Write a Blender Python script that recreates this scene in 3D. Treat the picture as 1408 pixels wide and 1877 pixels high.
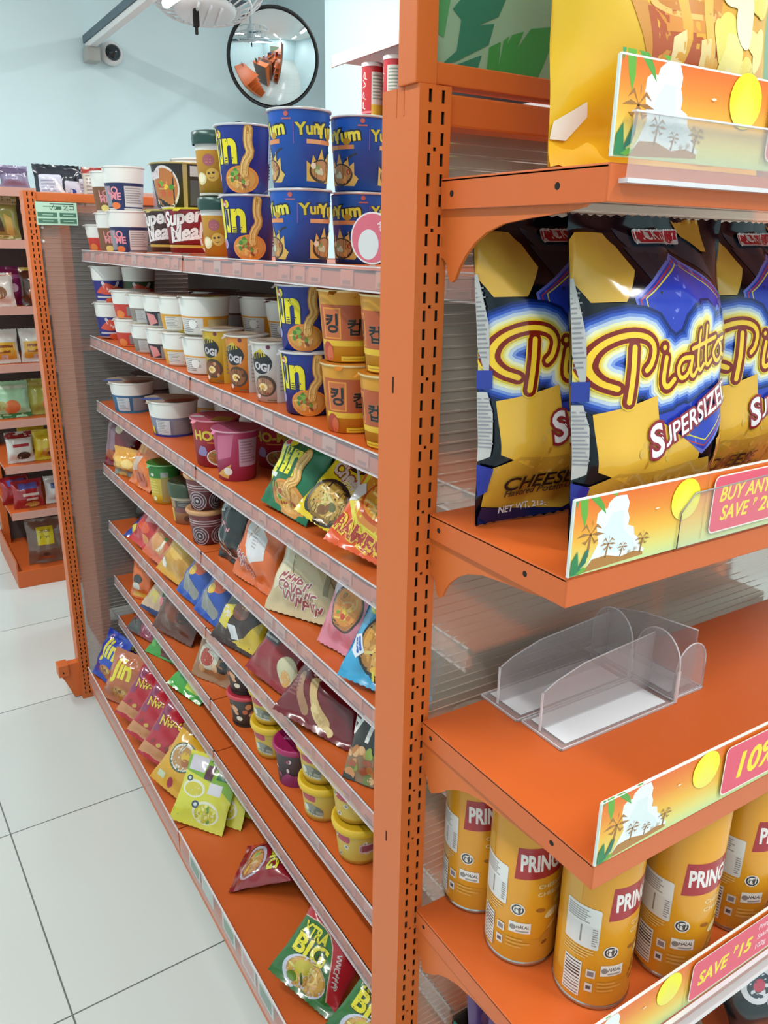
import bpy, bmesh, math, random
import numpy as np

for o in list(bpy.data.objects): bpy.data.objects.remove(o)
scene = bpy.context.scene
COL = scene.collection
PI = math.pi

# ------------------------------------------------------------------ camera, world, exposure
cam_d = bpy.data.cameras.new('camera'); cam = bpy.data.objects.new('camera', cam_d); COL.objects.link(cam)
cam_d.sensor_fit = 'VERTICAL'; cam_d.sensor_height = 36; cam_d.lens = 28.096; cam_d.clip_start = .02
from mathutils import Matrix, Vector
Rm = Matrix(((0.846144826, 0.157406454, -0.509177907), (-0.532754212, 0.275907619, -0.800029959), (0.014556185, 0.948207886, 0.317316755)))
cam.matrix_world = Matrix.Translation((-0.4038, -0.5908, 1.4296)) @ Rm.to_4x4()
scene.camera = cam
scene.view_settings.view_transform = 'Standard'; scene.view_settings.look = 'None'
scene.view_settings.gamma = 1; scene.view_settings.use_curve_mapping = False
scene.view_settings.exposure = -0.58
W = bpy.data.worlds.new('world'); scene.world = W; W.use_nodes = True
W.node_tree.nodes['Background'].inputs[0].default_value = (.9, .95, 1, 1)
W.node_tree.nodes['Background'].inputs[1].default_value = .25
scene.cycles.max_bounces = 8; scene.cycles.diffuse_bounces = 3; scene.cycles.glossy_bounces = 4
scene.cycles.transmission_bounces = 6; scene.cycles.transparent_max_bounces = 16
scene.cycles.sample_clamp_indirect = 6

# ------------------------------------------------------------------ helpers
def lin(h):
    if not isinstance(h, str): return tuple(h)
    h = h.lstrip('#'); o = []
    for i in (0, 2, 4):
        c = int(h[i:i+2], 16) / 255
        o.append(c / 12.92 if c <= .04045 else ((c + .055) / 1.055) ** 2.4)
    return tuple(o)

def mat(name, col=None, rough=.5, metal=0, attr=False, bump=0, bscale=60, trans=0, emit=None, estr=0, coat=0, alpha=1, rough_var=0, spec=.5):
    m = bpy.data.materials.new(name); m.use_nodes = True; nt = m.node_tree; b = nt.nodes['Principled BSDF']
    if col is not None: b.inputs['Base Color'].default_value = (*lin(col), 1)
    b.inputs['Roughness'].default_value = rough; b.inputs['Metallic'].default_value = metal
    b.inputs['Transmission Weight'].default_value = trans; b.inputs['Coat Weight'].default_value = coat
    b.inputs['Coat Roughness'].default_value = .08; b.inputs['Alpha'].default_value = alpha
    b.inputs['Specular IOR Level'].default_value = spec
    if attr:
        a = nt.nodes.new('ShaderNodeAttribute'); a.attribute_name = 'Col'; nt.links.new(a.outputs['Color'], b.inputs['Base Color'])
    if emit is not None:
        b.inputs['Emission Color'].default_value = (*lin(emit), 1); b.inputs['Emission Strength'].default_value = estr
    if bump or rough_var:
        tc = nt.nodes.new('ShaderNodeTexCoord'); n = nt.nodes.new('ShaderNodeTexNoise'); n.inputs['Scale'].default_value = bscale
        n.inputs['Detail'].default_value = 3; nt.links.new(tc.outputs['Object'], n.inputs['Vector'])
        if bump:
            bp = nt.nodes.new('ShaderNodeBump'); bp.inputs['Strength'].default_value = bump; bp.inputs['Distance'].default_value = .002
            nt.links.new(n.outputs['Fac'], bp.inputs['Height']); nt.links.new(bp.outputs['Normal'], b.inputs['Normal'])
        if rough_var:
            mr = nt.nodes.new('ShaderNodeMapRange'); mr.inputs['To Min'].default_value = rough - rough_var; mr.inputs['To Max'].default_value = rough + rough_var
            nt.links.new(n.outputs['Fac'], mr.inputs['Value']); nt.links.new(mr.outputs['Result'], b.inputs['Roughness'])
    return m

def mix_clear(name, col, rough, fac, bump=0, bscale=100):
    """clear plastic: part of the light passes straight through, the rest meets a glossy tinted sheet"""
    m = bpy.data.materials.new(name); m.use_nodes = True; nt = m.node_tree; b = nt.nodes['Principled BSDF']
    b.inputs['Base Color'].default_value = (*lin(col), 1); b.inputs['Roughness'].default_value = rough
    t = nt.nodes.new('ShaderNodeBsdfTransparent'); x = nt.nodes.new('ShaderNodeMixShader'); x.inputs[0].default_value = fac
    nt.links.new(t.outputs[0], x.inputs[1]); nt.links.new(b.outputs[0], x.inputs[2])
    nt.links.new(x.outputs[0], nt.nodes['Material Output'].inputs['Surface'])
    return m

ORANGE = mat('orange powder coat', '#d4692c', rough=.42, bump=.06, bscale=900, rough_var=.05)
ORANGE2 = mat('orange shelf enamel', '#d06228', rough=.38, bump=.05, bscale=700, rough_var=.05)
FILM = mat('printed film', attr=True, rough=.2, bump=.22, bscale=38, coat=.6)
FILM_SOFT = mat('printed soft film', attr=True, rough=.3, bump=.16, bscale=36, coat=.25)
CARD = mat('printed card', attr=True, rough=.42, bump=.03, bscale=200)
PLASTIC = mat('moulded plastic', attr=True, rough=.3)
FOIL = mat('foil lid', attr=True, rough=.3, metal=.35, bump=.15, bscale=60)
METAL = mat('tin metal', '#b9b9b6', rough=.25, metal=1)
DARK = mat('black of hole shade and switch', '#120d0a', rough=.9)  # near-black paints the shade inside holes; also colours the fan's black switch
CLEAR = mix_clear('clear plastic lid', '#e8e6df', .12, .22)
ACRYL = mix_clear('acrylic sheet', '#c9c2c4', .08, .34)
ACRYL_EDGE = mix_clear('acrylic edge', '#f2eef2', .15, .8)
STRIP = mix_clear('price strip plastic', '#cdbabd', .25, .40)
STRIP_CLEAR = mix_clear('clear sign holder', '#d9d6d8', .12, .36)
PAINT = mat('flat paint', attr=True, rough=.5)

class MB:
    def __init__(s): s.v = []; s.f = []; s.c = []; s.m = []; s.sm = []; s.n = 0
    def add(s, verts, faces, col, mi=0, smooth=True):
        verts = [tuple(map(float, p)) for p in verts]
        s.v += verts
        if isinstance(col, list): s.c += [tuple(lin(c)) for c in col]
        else: s.c += [lin(col)] * len(verts)
        for f in faces: s.f.append(tuple(i + s.n for i in f)); s.m.append(mi); s.sm.append(smooth)
        s.n += len(verts); return s
    def box(s, x0, x1, y0, y1, z0, z1, col='#ffffff', mi=0, bev=0):
        bm = bmesh.new(); bmesh.ops.create_cube(bm, size=1)
        for v in bm.verts: v.co = ((x0 + x1) / 2 + v.co.x * (x1 - x0), (y0 + y1) / 2 + v.co.y * (y1 - y0), (z0 + z1) / 2 + v.co.z * (z1 - z0))
        if bev: bmesh.ops.bevel(bm, geom=bm.edges[:], offset=bev, segments=2, affect='EDGES', profile=.6)
        s.bm(bm, col, mi); return s
    def bm(s, bm, col, mi=0, smooth=False):
        bm.verts.index_update()
        s.add([v.co for v in bm.verts], [[v.index for v in f.verts] for f in bm.faces], col, mi, smooth); bm.free()
    def prism(s, pts, axis, a0, a1, col='#ffffff', mi=0):
        """closed 2D outline extruded along an axis; pts are the other two coordinates in order"""
        n = len(pts)
        def p3(p, a): return (a, p[0], p[1]) if axis == 0 else ((p[0], a, p[1]) if axis == 1 else (p[0], p[1], a))
        bm = bmesh.new(); A = [bm.verts.new(p3(p, a0)) for p in pts]; Bv = [bm.verts.new(p3(p, a1)) for p in pts]
        fs = [bm.faces.new(A), bm.faces.new(Bv[::-1])]
        for q in fs: q.normal_update()
        for i in range(n): bm.faces.new((A[i], Bv[i], Bv[(i+1) % n], A[(i+1) % n]))
        bmesh.ops.triangulate(bm, faces=fs); bmesh.ops.recalc_face_normals(bm, faces=bm.faces[:]); s.bm(bm, col, mi); return s
    def lathe(s, prof, seg=40, col='#ffffff', mi=0, cap0=True, cap1=True, cx=0, cy=0):
        """profile rows (r, z, colour or None); a repeated row starts a new colour band"""
        v = []; c = []; f = []
        for row in prof:
            r, z = row[0], row[1]; k = row[2] if len(row) > 2 and row[2] else col
            for i in range(seg): a = 2 * PI * i / seg; v.append((cx + r * math.sin(a), cy - r * math.cos(a), z)); c.append(k)
        for j in range(len(prof) - 1):
            if abs(prof[j][0] - prof[j+1][0]) + abs(prof[j][1] - prof[j+1][1]) < 1e-7: continue
            for i in range(seg): k = (i + 1) % seg; f.append((j*seg+i, j*seg+k, (j+1)*seg+k, (j+1)*seg+i))
        s.add(v, f, c, mi, True)
        for on, row, flip in ((cap0, prof[0], True), (cap1, prof[-1], False)):
            if on and row[0] > 1e-5:
                vv = [(cx + row[0] * math.sin(2*PI*i/seg), cy - row[0] * math.cos(2*PI*i/seg), row[1]) for i in range(seg)]
                ff = list(range(seg)); s.add(vv, [ff[::-1] if flip else ff], row[2] if len(row) > 2 and row[2] else col, mi, False)
        return s
    def tube(s, pts, r, col='#ffffff', mi=0, seg=8):
        v = []; f = []; P = [Vector(p) for p in pts]; up = Vector((0, 0, 1))
        for i, p in enumerate(P):
            d = (P[min(i+1, len(P)-1)] - P[max(i-1, 0)]).normalized(); a = d.cross(up)
            if a.length < 1e-3: a = d.cross(Vector((1, 0, 0)))
            a.normalize(); b = d.cross(a)
            for k in range(seg): t = 2*PI*k/seg; v.append(p + a * (r*math.cos(t)) + b * (r*math.sin(t)))
        for i in range(len(P)-1):
            for k in range(seg): q = (k+1) % seg; f.append((i*seg+k, i*seg+q, (i+1)*seg+q, (i+1)*seg+k))
        f += [tuple(range(seg))[::-1], tuple(range((len(P)-1)*seg, len(P)*seg))]
        s.add(v, f, col, mi, True); return s
    def build(s, name, mats, parent=None):
        me = bpy.data.meshes.new(name); me.from_pydata(s.v, [], s.f)
        if not isinstance(mats, (list, tuple)): mats = [mats]
        for m in mats: me.materials.append(m)
        a = me.color_attributes.new('Col', 'FLOAT_COLOR', 'POINT')
        a.data.foreach_set('color', np.array([(*c, 1) for c in s.c], np.float32).ravel())
        me.polygons.foreach_set('material_index', s.m); me.polygons.foreach_set('use_smooth', s.sm)
        me.update(); o = bpy.data.objects.new(name, me); COL.objects.link(o); o.parent = parent
        return o

def tag(o, label, cat, group=None, kind=None):
    if label: o['label'] = label
    if cat: o['category'] = cat
    if group: o['group'] = group
    if kind: o['kind'] = kind
    return o
def empty(name, loc=(0, 0, 0), rz=0):
    o = bpy.data.objects.new(name, None); COL.objects.link(o); o.location = loc; o.rotation_euler.z = rz; o.empty_display_size = .05; return o
def structure(o): o['kind'] = 'structure'; return o

# ------------------------------------------------------------------ printed artwork: flat shapes wrapped on a surface
_tc = {}
def text_mesh(s, off, shear):
    k = (s, off, shear)
    if k not in _tc:
        cu = bpy.data.curves.new('t', 'FONT'); cu.body = s; cu.size = 1; cu.offset = off; cu.shear = shear; cu.resolution_u = 3
        cu.align_x = 'CENTER'; cu.align_y = 'CENTER'
        ob = bpy.data.objects.new('t', cu); me = bpy.data.meshes.new_from_object(ob)
        v = [(p.co.x, p.co.y) for p in me.vertices]; f = [tuple(p.vertices) for p in me.polygons]
        bpy.data.objects.remove(ob); bpy.data.meshes.remove(me); bpy.data.curves.remove(cu)
        ys = [p[1] for p in v] or [0, 1]; xs = [p[0] for p in v] or [0, 1]
        h = max(.3, max(ys) - min(ys)); my = (max(ys) + min(ys)) / 2; mx = (max(xs) + min(xs)) / 2
        _tc[k] = ([((x - mx), (y - my)) for x, y in v], f, (max(xs) - min(xs)), h)
    return _tc[k]

def shape_bm(op, w, h):
    """one artwork op -> (bmesh in metres, colour)"""
    k = op[0]; bm = bmesh.new(); X = lambda x: x * w; Y = lambda y: y * h
    def poly(pts, rev=False):
        try: f = bm.faces.new([bm.verts.new((p[0], p[1], 0)) for p in pts])
        except ValueError: return
    if k == 'r':
        x0, y0, x1, y1, col = op[1:6]; poly([(X(x0), Y(y0)), (X(x1), Y(y0)), (X(x1), Y(y1)), (X(x0), Y(y1))])
    elif k == 'rr':
        x0, y0, x1, y1, rad, col = op[1:7]; x0, x1, y0, y1, rad = X(x0), X(x1), Y(y0), Y(y1), rad * w; pts = []
        for cx, cy, a0 in ((x1-rad, y1-rad, 0), (x0+rad, y1-rad, 90), (x0+rad, y0+rad, 180), (x1-rad, y0+rad, 270)):
            for i in range(5): a = math.radians(a0 + i * 22.5); pts.append((cx + rad*math.cos(a), cy + rad*math.sin(a)))
        poly(pts)
    elif k == 'e':
        cx, cy, rx, ry, col = op[1:6]; rot = math.radians(op[6]) if len(op) > 6 else 0; n = 28 if max(rx, ry) * w > .006 else 10
        poly([(X(cx) + w*(rx*math.cos(a)*math.cos(rot) - ry*math.sin(a)*math.sin(rot)), Y(cy) + w*(rx*math.cos(a)*math.sin(rot) + ry*math.sin(a)*math.cos(rot))) for a in (2*PI*i/n for i in range(n))])
    elif k == 'p':
        poly([(X(x), Y(y)) for x, y in op[1]]); col = op[2]
    elif k == 's':
        pts = [(X(x), Y(y)) for x, y in op[1]]; wd = op[2] * w / 2; col = op[3]
        if len(op) > 4:     # smooth the path
            for _ in range(op[4]):
                q = [pts[0]]
                for a, b in zip(pts, pts[1:]): q += [(.75*a[0]+.25*b[0], .75*a[1]+.25*b[1]), (.25*a[0]+.75*b[0], .25*a[1]+.75*b[1])]
                pts = q + [pts[-1]]
        L = []; Rr = []
        for i, p in enumerate(pts):
            a = pts[max(i-1, 0)]; b = pts[min(i+1, len(pts)-1)]; dx, dy = b[0]-a[0], b[1]-a[1]; d = math.hypot(dx, dy) or 1
            L.append((p[0] - dy/d*wd, p[1] + dx/d*wd)); Rr.append((p[0] + dy/d*wd, p[1] - dx/d*wd))
        A = [bm.verts.new((*p, 0)) for p in L]; Bq = [bm.verts.new((*p, 0)) for p in Rr]
        for i in range(len(A)-1): bm.faces.new((A[i], A[i+1], Bq[i+1], Bq[i]))
        for p, d0 in ((pts[0], 1), (pts[-1], 1)):
            poly([(p[0] + wd*math.cos(2*PI*j/10), p[1] + wd*math.sin(2*PI*j/10)) for j in range(10)])
    elif k == 't':
        s, cx, cy, size, col = op[1:6]; o = op[6] if len(op) > 6 else {}
        v, f, tw, th = text_mesh(s, o.get('off', .012), o.get('shear', 0)); rot = math.radians(o.get('rot', 0)); xs = o.get('xs', 1); sz = size * w
        if 'fit' in o: xs = o['fit'] * w / (tw * sz)
        vs = [bm.verts.new((X(cx) + sz*(x*xs*math.cos(rot) - y*math.sin(rot)), Y(cy) + sz*(x*xs*math.sin(rot) + y*math.cos(rot)), 0)) for x, y in v]
        for q in f:
            try: bm.faces.new([vs[i] for i in q])
            except ValueError: pass
    return bm, col

def art(mb, ops, surf, w, h, ug=None, vg=None, mi=0, e0=.0003, de=.00002):
    """print artwork ops onto surf(u array, v array, lift) -> Nx3, cutting shapes along the surface's own grid lines"""
    for k, op in enumerate(ops):
        bm, col = shape_bm(op, w, h)
        if not bm.faces: bm.free(); continue
        for q in bm.faces: q.normal_update()
        bmesh.ops.triangulate(bm, faces=bm.faces[:])
        for grid, ax in ((ug, 0), (vg, 1)):
            if grid is None: continue
            lo = min(v.co[ax] for v in bm.verts); hi = max(v.co[ax] for v in bm.verts)
            for g in grid:
                if lo + 1e-5 < g < hi - 1e-5:
                    co = Vector((g, 0, 0)) if ax == 0 else Vector((0, g, 0)); no = Vector((1, 0, 0)) if ax == 0 else Vector((0, 1, 0))
                    bmesh.ops.bisect_plane(bm, geom=bm.verts[:] + bm.edges[:] + bm.faces[:], plane_co=co, plane_no=no, dist=1e-6)
        bm.verts.index_update(); bm.normal_update()
        u = np.array([v.co.x for v in bm.verts]); v = np.array([q.co.y for q in bm.verts])
        P = surf(u, v, e0 + de * k)
        cl = [col(a / w, b / h) for a, b in zip(u, v)] if callable(col) else col
        F = [[q.index for q in (f.verts if f.normal.z >= 0 else list(f.verts)[::-1])] for f in bm.faces]
        mb.add(P, F, cl, mi, True); bm.free()

def flat_surf(x0, y, z0, ux=1):
    """artwork plane facing -Y with its origin at x0, z0"""
    return lambda u, v, e: np.stack([x0 + u, np.full_like(u, y) - e, z0 + v], 1)
# ------------------------------------------------------------------ room shell
def plain(name, col, rough, var=.02, scale=3):
    m = bpy.data.materials.new(name); m.use_nodes = True; nt = m.node_tree; b = nt.nodes['Principled BSDF']
    tc = nt.nodes.new('ShaderNodeTexCoord'); n = nt.nodes.new('ShaderNodeTexNoise'); n.inputs['Scale'].default_value = scale
    r = nt.nodes.new('ShaderNodeValToRGB'); c = lin(col)
    r.color_ramp.elements[0].color = (*[x * (1 - var) for x in c], 1); r.color_ramp.elements[1].color = (*[min(1, x * (1 + var)) for x in c], 1)
    nt.links.new(tc.outputs['Object'], n.inputs['Vector']); nt.links.new(n.outputs['Fac'], r.inputs['Fac']); nt.links.new(r.outputs['Color'], b.inputs['Base Color'])
    b.inputs['Roughness'].default_value = rough
    return m
WALL = plain('pale cyan wall paint', '#dbf3f8', .5)
WHITEP = plain('white ceiling paint', '#eef0ee', .7)

def tile_mat():
    m = bpy.data.materials.new('white glazed floor tile'); m.use_nodes = True; nt = m.node_tree; b = nt.nodes['Principled BSDF']
    tc = nt.nodes.new('ShaderNodeTexCoord'); mp = nt.nodes.new('ShaderNodeMapping')
    # the grout grid is turned two degrees against the shelving
    mp.inputs['Rotation'].default_value = (0, 0, math.radians(-2.2)); mp.inputs['Location'].default_value = (.2516, -.1136, 0)
    br = nt.nodes.new('ShaderNodeTexBrick'); br.offset = 0; br.squash = 1
    br.inputs['Scale'].default_value = 1; br.inputs['Brick Width'].default_value = .602; br.inputs['Row Height'].default_value = .602
    br.inputs['Mortar Size'].default_value = .0018; br.inputs['Mortar Smooth'].default_value = .1
    br.inputs['Color1'].default_value = (*lin('#d6dad6'), 1); br.inputs['Color2'].default_value = (*lin('#d3d8d5'), 1); br.inputs['Mortar'].default_value = (*lin('#6a6d6c'), 1)
    n = nt.nodes.new('ShaderNodeTexNoise'); n.inputs['Scale'].default_value = 5
    mr = nt.nodes.new('ShaderNodeMapRange'); mr.inputs['To Min'].default_value = .1; mr.inputs['To Max'].default_value = .2
    nt.links.new(tc.outputs['Object'], mp.inputs['Vector']); nt.links.new(mp.outputs['Vector'], br.inputs['Vector']); nt.links.new(tc.outputs['Object'], n.inputs['Vector'])
    nt.links.new(n.outputs['Fac'], mr.inputs['Value']); nt.links.new(mr.outputs['Result'], b.inputs['Roughness'])
    nt.links.new(br.outputs['Color'], b.inputs['Base Color'])
    return m
TILE = tile_mat()
X0, X1, Y0, Y1, ZC = -2.6, 3.4, -2.4, 4.0, 2.95
structure(MB().box(X0, X1, Y0, Y1, -.05, 0).build('floor', TILE))
structure(MB().box(X0, X1, Y1, Y1 + .1, 0, ZC).build('wall_back', WALL))
structure(MB().box(X0 - .1, X0, Y0, Y1, 0, ZC).build('wall_left', WALL))
structure(MB().box(X1, X1 + .1, Y0, Y1, 0, ZC).build('wall_right', WALL))
structure(MB().box(X0, X1, Y0 - .1, Y0, 0, ZC).build('wall_front', WALL))
structure(MB().box(X0, X1, Y0, Y1, ZC, ZC + .05).build('ceiling', WHITEP))
structure(MB().box(1.77, X1, 3.45, Y1, 0, ZC, bev=.004).build('wall_pillar', WALL))

# ceiling lights: housing, tube, and the light the tube gives
TUBE = mat('lit tube', '#ffffff', rough=.4, emit='#f4faff', estr=6)
HOUSE = mat('white lamp housing', '#e6e8e8', rough=.4)
def ceiling_light(x, y, label, power):
    t = empty('ceiling_light', (x, y, ZC)); tag(t, label, 'light', 'tube lights under the ceiling')
    MB().box(-.045, .045, -.62, .62, -.05, 0, bev=.006).build('housing', HOUSE, t)
    MB().tube([(0, -.6, -.068), (0, .6, -.068)], .015, seg=12).build('tube', TUBE, t)
    ld = bpy.data.lights.new('tube_light', 'AREA'); ld.shape = 'RECTANGLE'; ld.size = .12; ld.size_y = 1.2; ld.energy = power; ld.color = (1, .985, .955)
    lo = bpy.data.objects.new('tube_light', ld); COL.objects.link(lo); lo.parent = t; lo.location = (0, 0, -.09)
LP = 34
for x, y, lb, k in ((-.95, -1.2, 'white tube light over the aisle, behind the viewer', 1.0), (-.95, .9, 'white tube light above the tiled aisle', 1.1), (-.95, 2.9, 'white tube light over the aisle near the back wall', 1.1),
                 (.9, -1.4, 'white tube light before the promo display', 1.7), (.75, .35, 'white tube light right above the gondola shelving', .6), (2.3, .4, 'white tube light over the next aisle', 1.0), (2.3, 2.4, 'white tube light beside the wall pillar', 1.0)):
    ceiling_light(x, y, lb, LP * k)

# ------------------------------------------------------------------ corrugated plastic panel
def poly_mat(name, col, trans, rough):
    m = bpy.data.materials.new(name); m.use_nodes = True; nt = m.node_tree; b = nt.nodes['Principled BSDF']
    b.inputs['Base Color'].default_value = (*lin(col), 1); b.inputs['Roughness'].default_value = .18
    rf = nt.nodes.new('ShaderNodeBsdfRefraction'); rf.inputs['Color'].default_value = (.92, .9, .88, 1); rf.inputs['Roughness'].default_value = rough; rf.inputs['IOR'].default_value = 1.05
    x = nt.nodes.new('ShaderNodeMixShader'); x.inputs[0].default_value = trans
    nt.links.new(b.outputs[0], x.inputs[1]); nt.links.new(rf.outputs[0], x.inputs[2]); nt.links.new(x.outputs[0], nt.nodes['Material Output'].inputs['Surface'])
    return m
POLY = poly_mat('clear twinwall plastic', '#e6dccb', .5, .2)
POLYD = poly_mat('smoky twinwall plastic', '#8f8b87', .38, .12)
def fluted(x0, x1, y, z0, z1, pitch=.0105):
    """sheet with horizontal flutes: flat cells between raised ribs"""
    mb = MB(); prof = []; z = z0
    while z < z1 - pitch: prof += [(0, z), (0, z + pitch*.74), (-.0012, z + pitch*.80), (-.0012, z + pitch*.94)]; z += pitch
    prof.append((0, z1)); v = []; f = []
    for dy, zz in prof: v += [(x0, y + dy, zz), (x1, y + dy, zz)]
    for i in range(len(prof) - 1): f.append((2*i, 2*i+1, 2*i+3, 2*i+2))
    mb.add(v, f, '#ffffff', 0, False)
    return mb

# ------------------------------------------------------------------ slotted upright
PH, PW, PD, SP = 1.553, .032, .056, .015875
def upright(x, y, parent, mirror=False):
    """hollow post whose front face (-Y) is pierced by two rows of slots and a row of round holes"""
    mb = MB(); t = .0014
    xs = sorted({0, .0092, .0127, .0150, .0182, .0222, .0257, PW})
    z_first = 1.529 - SP * 95; zs = {0.0, PH}
    slots = []; holes = []
    for i in range(97):
        zc = z_first + SP * i
        if .02 < zc < PH - .008: slots.append(zc); zs |= {zc - .0049, zc + .0049}
        if i % 4 == 1 and .02 < zc < PH - .03: h = zc + SP / 2; holes.append(h); zs |= {h - .0015, h + .0015}
    zs = sorted(zs)
    def is_hole(xc, zc):
        for s in slots:
            if abs(zc - s) < .0045: return .0092 < xc < .0127 or .0222 < xc < .0257
        for h in holes:
            if abs(zc - h) < .0014: return .0150 < xc < .0182
        return False
    v = []; f = []
    def quad(a, b, c, d): n = len(v); v.extend((a, b, c, d)); f.append((n, n+1, n+2, n+3))
    for j in range(len(zs) - 1):
        for i in range(len(xs) - 1):
            xa, xb, za, zb = xs[i], xs[i+1], zs[j], zs[j+1]
            if is_hole((xa + xb) / 2, (za + zb) / 2):
                quad((xa, 0, za), (xa, t, za), (xa, t, zb), (xa, 0, zb)); quad((xb, 0, zb), (xb, t, zb), (xb, t, za), (xb, 0, za))
                quad((xa, 0, zb), (xa, t, zb), (xb, t, zb), (xb, 0, zb)); quad((xb, 0, za), (xb, t, za), (xa, t, za), (xa, 0, za))
            else: quad((xa, 0, za), (xb, 0, za), (xb, 0, zb), (xa, 0, zb))
    mb.add(v, f, '#ffffff', 0, False)
    r = .0022      # rounded corner between the pierced front and the plain side
    bm = bmesh.new()
    mb.add([(0, 0, 0), (0, PD, 0), (0, PD, PH), (0, 0, PH)], [(0, 3, 2, 1)], '#fff', 0, False) if False else None
    side = [(0, 0), (0, PD), (PW, PD), (PW, 0)]
    for (xa, ya), (xb, yb) in zip(side, side[1:]): mb.add([(xa, ya, 0), (xb, yb, 0), (xb, yb, PH), (xa, ya, PH)], [(0, 1, 2, 3)], '#ffffff', 0, False)
    mb.add([(0, 0, PH), (PW, 0, PH), (PW, PD, PH), (0, PD, PH)], [(0, 1, 2, 3)], '#ffffff', 0, False)
    bm.free()
    # black core and patches for shade inside the post and the side's stamped slots
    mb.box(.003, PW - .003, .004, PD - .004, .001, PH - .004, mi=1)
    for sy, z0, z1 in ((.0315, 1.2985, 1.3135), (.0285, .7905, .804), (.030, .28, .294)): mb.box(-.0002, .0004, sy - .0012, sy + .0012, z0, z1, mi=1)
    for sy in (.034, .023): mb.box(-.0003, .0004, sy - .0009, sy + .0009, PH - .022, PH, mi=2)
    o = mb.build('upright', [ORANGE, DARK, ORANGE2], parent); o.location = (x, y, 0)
    return o

# ------------------------------------------------------------------ gondola shelving along the aisle
gond = empty('gondola_shelving', (.25, .96, 0)); gond.location = (0, 0, 0)
tag(gond, 'long orange gondola shelving full of noodle cups and packs beside the aisle', 'shelving')
LF = 1.867
SH = {'L1': (1.375, .130), 'L2': (1.142, .130), 'L3': (.954, .130), 'L4': (.762, .130), 'L5': (.579, .130), 'L6': (.395, .130), 'L7': (.255, .130)}
ZT = {k: a[0] + .024 for k, a in SH.items()}; ZT['B'] = .10
BACKX = .43
rs = random.Random(4)
for k, (zb, gx) in SH.items():
    for ya, yb in ((.062, .985), (.989, LF - .03)):
        mb = MB(); zt = zb + .024
        mb.box(gx + .003, BACKX, ya, yb, zt - .004, zt, mi=0); mb.box(gx + .003, gx + .006, ya, yb, zb, zt, mi=0)
        s = mb.build('shelf', ORANGE2, gond)
        mb = MB(); lean = .005
        # clear tag channel hooked on the front lip, with white rolled edges and paper price tags
        mb.prism([(gx + .0015, zb - .002), (gx - .0015, zb - .002), (gx - .0015 + lean, zt + .005), (gx + .0015 + lean, zt + .005)], 1, ya + .002, yb - .002, mi=0) if False else None
        bm = bmesh.new()
        mb.add([(gx - .002, ya + .002, zb - .001), (gx - .002, yb - .002, zb - .001), (gx + .001, yb - .002, zt + .004), (gx + .001, ya + .002, zt + .004)], [(0, 1, 2, 3)], '#ffffff', 0, False); bm.free()
        mb.box(gx - .0026, gx + .0006, ya + .002, yb - .002, zb - .0022, zb - .0002, col='#d7cdd0', mi=1)
        mb.box(gx - .0001, gx + .0020, ya + .002, yb - .002, zt + .0032, zt + .0048, col='#e2d9dc', mi=1)
        y = ya + .03
        while y < yb - .06:
            wd = rs.choice((.034, .036, .04)); c = rs.choice(('#e0764a', '#df7a52', '#d9745a', '#e08a60', '#cfa08f', '#d98d77'))
            mb.add([(gx + .0012, y, zb + .003), (gx + .0012, y + wd, zb + .003), (gx + .0022, y + wd, zt - .001), (gx + .0022, y, zt - .001)], [(0, 1, 2, 3)], c, 1, False)
            for q in range(7):
                yy = y + .007 + q * .003
                mb.add([(gx + .0006, yy, zb + .005), (gx + .0006, yy + .0014, zb + .005), (gx + .0009, yy + .0014, zb + .010), (gx + .0009, yy, zb + .010)], [(0, 1, 2, 3)], '#7a4638', 1, False)
            y += wd + rs.choice((.012, .03, .055, .02))
        tag(mb.build('price_strip', [STRIP, CARD], s), 'clear price strip holding orange paper tags', None)
# base deck, plinth and the low clear fence with cards
mb = MB().box(.025, BACKX, .062, .985, .088, .10).box(.025, BACKX, .989, LF - .03, .088, .10).box(.02, .025, .062, LF - .03, .056, .10)
base = mb.build('base_deck', ORANGE2, gond)
MB().box(.07, BACKX, .08, LF - .05, 0, .088, col='#8d8a86').build('plinth', PAINT, base)
mb = MB(); mb.add([(.018, .07, .075), (.018, .93, .075), (.018, .93, .142), (.018, .07, .142)], [(0, 1, 2, 3)], '#ffffff', 0, False)
mb.box(.0165, .0195, .07, .93, .141, .1435, col='#e7dfe0', mi=1)
for y, c in ((.80, '#2f8a58'), (.72, '#c9d9cf'), (.60, '#3b8f5e'), (.5, '#d88a80'), (.42, '#2f7d52'), (.3, '#c7807c'), (.2, '#2f8a58')):
    mb.add([(.0195, y, .09), (.0195, y + .07, .09), (.0195, y + .07, .138), (.0195, y, .138)], [(0, 1, 2, 3)], '#d9ddd6', 1, False)
    mb.add([(.0190, y + .008, .097), (.0190, y + .06, .097), (.0190, y + .06, .125), (.0190, y + .008, .125)], [(0, 1, 2, 3)], c, 1, False)
mb2 = MB(); mb2.add([(.0185, .94, .075), (.0185, 1.82, .075), (.0185, 1.82, .135), (.0185, .94, .135)], [(0, 1, 2, 3)], '#ffffff', 0, False); mb2.box(.017, .020, .94, 1.82, .134, .136, col='#d9cfd0', mi=1)
tag(mb.build('price_strip', [STRIP_CLEAR, CARD], base), 'low clear fence with green and red price cards', None); mb2.build('price_strip', [STRIP_CLEAR, CARD], base)
GREYP = plain('grey back board', '#5a5350', .5)
MB().box(BACKX, BACKX + .012, .062, LF - .03, 0.09, 1.40).build('back_panel', GREYP, gond)
for y in (.075, .987, LF - .05): MB().box(BACKX + .012, BACKX + .04, y - .015, y + .015, 0, 1.40).build('rear_post', ORANGE, gond)
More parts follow.
